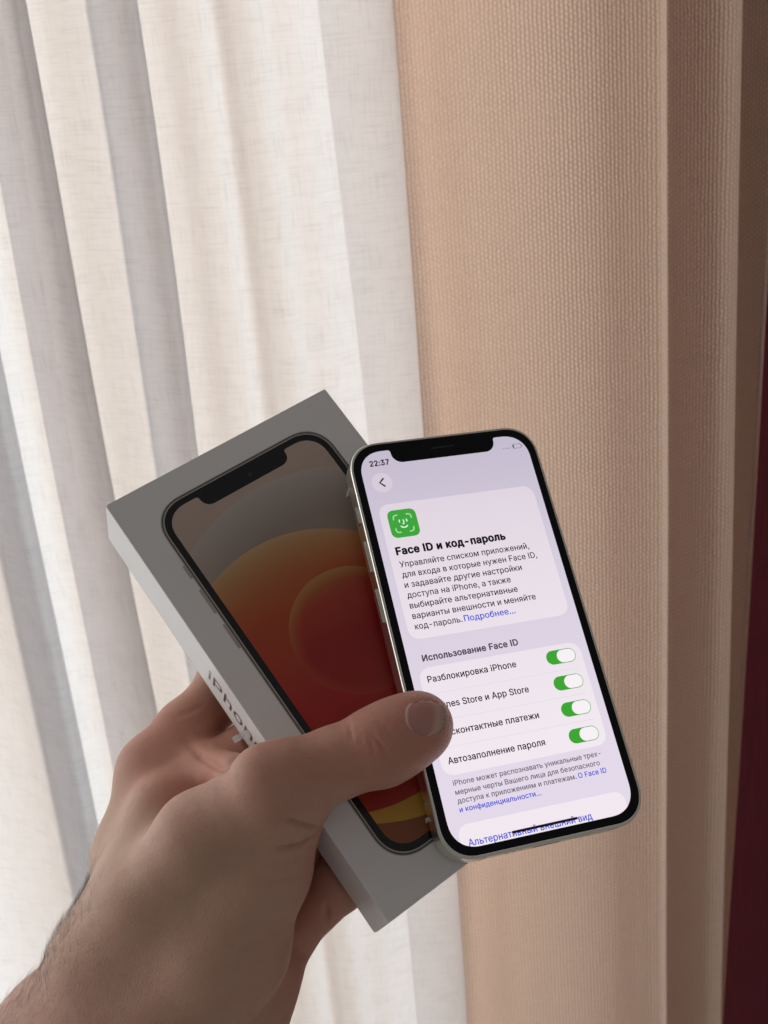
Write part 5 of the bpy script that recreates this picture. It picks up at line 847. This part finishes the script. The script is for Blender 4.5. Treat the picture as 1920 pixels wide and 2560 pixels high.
for _ in range(2):
    Gp = np.pad(G, ((1, 1), (1, 1), (0, 0)), mode='edge')
    A = (Gp[:-2, 1:-1] + Gp[2:, 1:-1] + Gp[1:-1, :-2] + Gp[1:-1, 2:]) / 4
    G[1:-1, 1:-1] = A[1:-1, 1:-1]
nr_, nc_ = G.shape[:2]
out = np.cross(G[-1, nc_ // 2] - G[0, nc_ // 2], G[nr_ // 2, -1] - G[nr_ // 2, 0]); out /= np.linalg.norm(out)
if out[2] < 0: out = -out
aa = np.linspace(-1, 1, nc_)[None, :]; tt_ = np.linspace(0, 1, nr_)[:, None]
lift = 0.30 * (1 - np.clip(np.abs(aa), 0, 1) ** 4) * np.clip(tt_ * 4, 0.15, 1) + 0.02
top = G + out * lift[..., None]; bot = G - out * 0.5
V = np.concatenate([top.reshape(-1, 3), bot.reshape(-1, 3)]); F = []
n0 = nr_ * nc_
for i in range(nr_ - 1):
    for j in range(nc_ - 1):
        q = (i * nc_ + j, i * nc_ + j + 1, (i + 1) * nc_ + j + 1, (i + 1) * nc_ + j)
        F.append(q); F.append(tuple(n0 + k for k in reversed(q)))
ring = [j for j in range(nc_)] + [i * nc_ + nc_ - 1 for i in range(1, nr_)] + [(nr_ - 1) * nc_ + j for j in range(nc_ - 2, -1, -1)] + [i * nc_ for i in range(nr_ - 2, 0, -1)]
for a, b in zip(ring, ring[1:] + ring[:1]): F.append((b, a, n0 + a, n0 + b))
nme = mesh_from('thumbnail', V * MM, F, True)
bmn = bmesh.new(); bmn.from_mesh(nme); bmesh.ops.recalc_face_normals(bmn, faces=bmn.faces); bmn.to_mesh(nme); bmn.free()
uvl = nme.uv_layers.new(name='UVMap')
for lp in nme.loops:
    k = lp.vertex_index % n0
    uvl.data[lp.index].uv = ((k // nc_) / (nr_ - 1), (k % nc_) / (nc_ - 1))
nail = obj('fingernail', nme, mat_nail(), hand)

# fine hairs on wrist and forearm
def hairs():
    nrm = np.zeros_like(HV)
    a, b, c, d = (HV[HF[:, i]] for i in range(4))
    fn = np.cross(c - a, d - b)
    fn /= np.maximum(np.linalg.norm(fn, axis=1), 1e-9)[:, None]
    ctr = (a + b + c + d) / 4
    hp = np.array(HAND['hair'])                    # start, end of the hairy line and reach
    ax = hp[1][:3] - hp[0][:3]; L = np.linalg.norm(ax); ax = ax / L
    t = (ctr - hp[0][:3]) @ ax / L
    dd = np.linalg.norm(ctr - hp[0][:3] - np.outer(np.clip(t, 0, 1) * L, ax), axis=1)
    w = np.where((t > -.3) & (t < 1.0), np.exp(-(dd / hp[0][3]) ** 2) * np.clip(1.15 - t, 0, 1), 0)
    pick = rng.choice(len(ctr), 1500, p=w / w.sum())
    V = []; F = []
    grow = -ax
    up = np.array(HAND['updir'])
    for k in pick:
        n = fn[k]; p = ctr[k] + rng.normal(0, .3, 3) * .3
        side = grow + up * rng.normal(0.3, .5) + rng.normal(0, .35, 3)
        side = side - n * (side @ n); side /= np.linalg.norm(side)
        ln = rng.uniform(2.0, 6.0); r = rng.uniform(0.014, 0.03)
        bend = rng.normal(0, .25, 3); lay = rng.uniform(.25, .8)
        base = len(V); m = 5
        for s in range(m):
            f = s / (m - 1)
            q = p + side * ln * f + n * (ln * (lay * f - lay * .75 * f * f)) + bend * ln * f * f * .5
            e1 = np.cross(side, n); rad = r * (1 - .8 * f)
            for g in range(3):
                an = 2.094 * g
                V.append(q + e1 * rad * math.cos(an) + n * rad * math.sin(an))
        for s in range(m - 1):
            for g in range(3):
                h2 = (g + 1) % 3
                F.append((base + s * 3 + g, base + s * 3 + h2, base + s * 3 + 3 + h2, base + s * 3 + 3 + g))
    me = mesh_from('arm_hair', np.array(V) * MM, F, True)
    return obj('arm_hair', me, plain('brown_hair', (0.13, 0.075, 0.045), 0.5), hand)
tag(hairs(), kind='stuff')
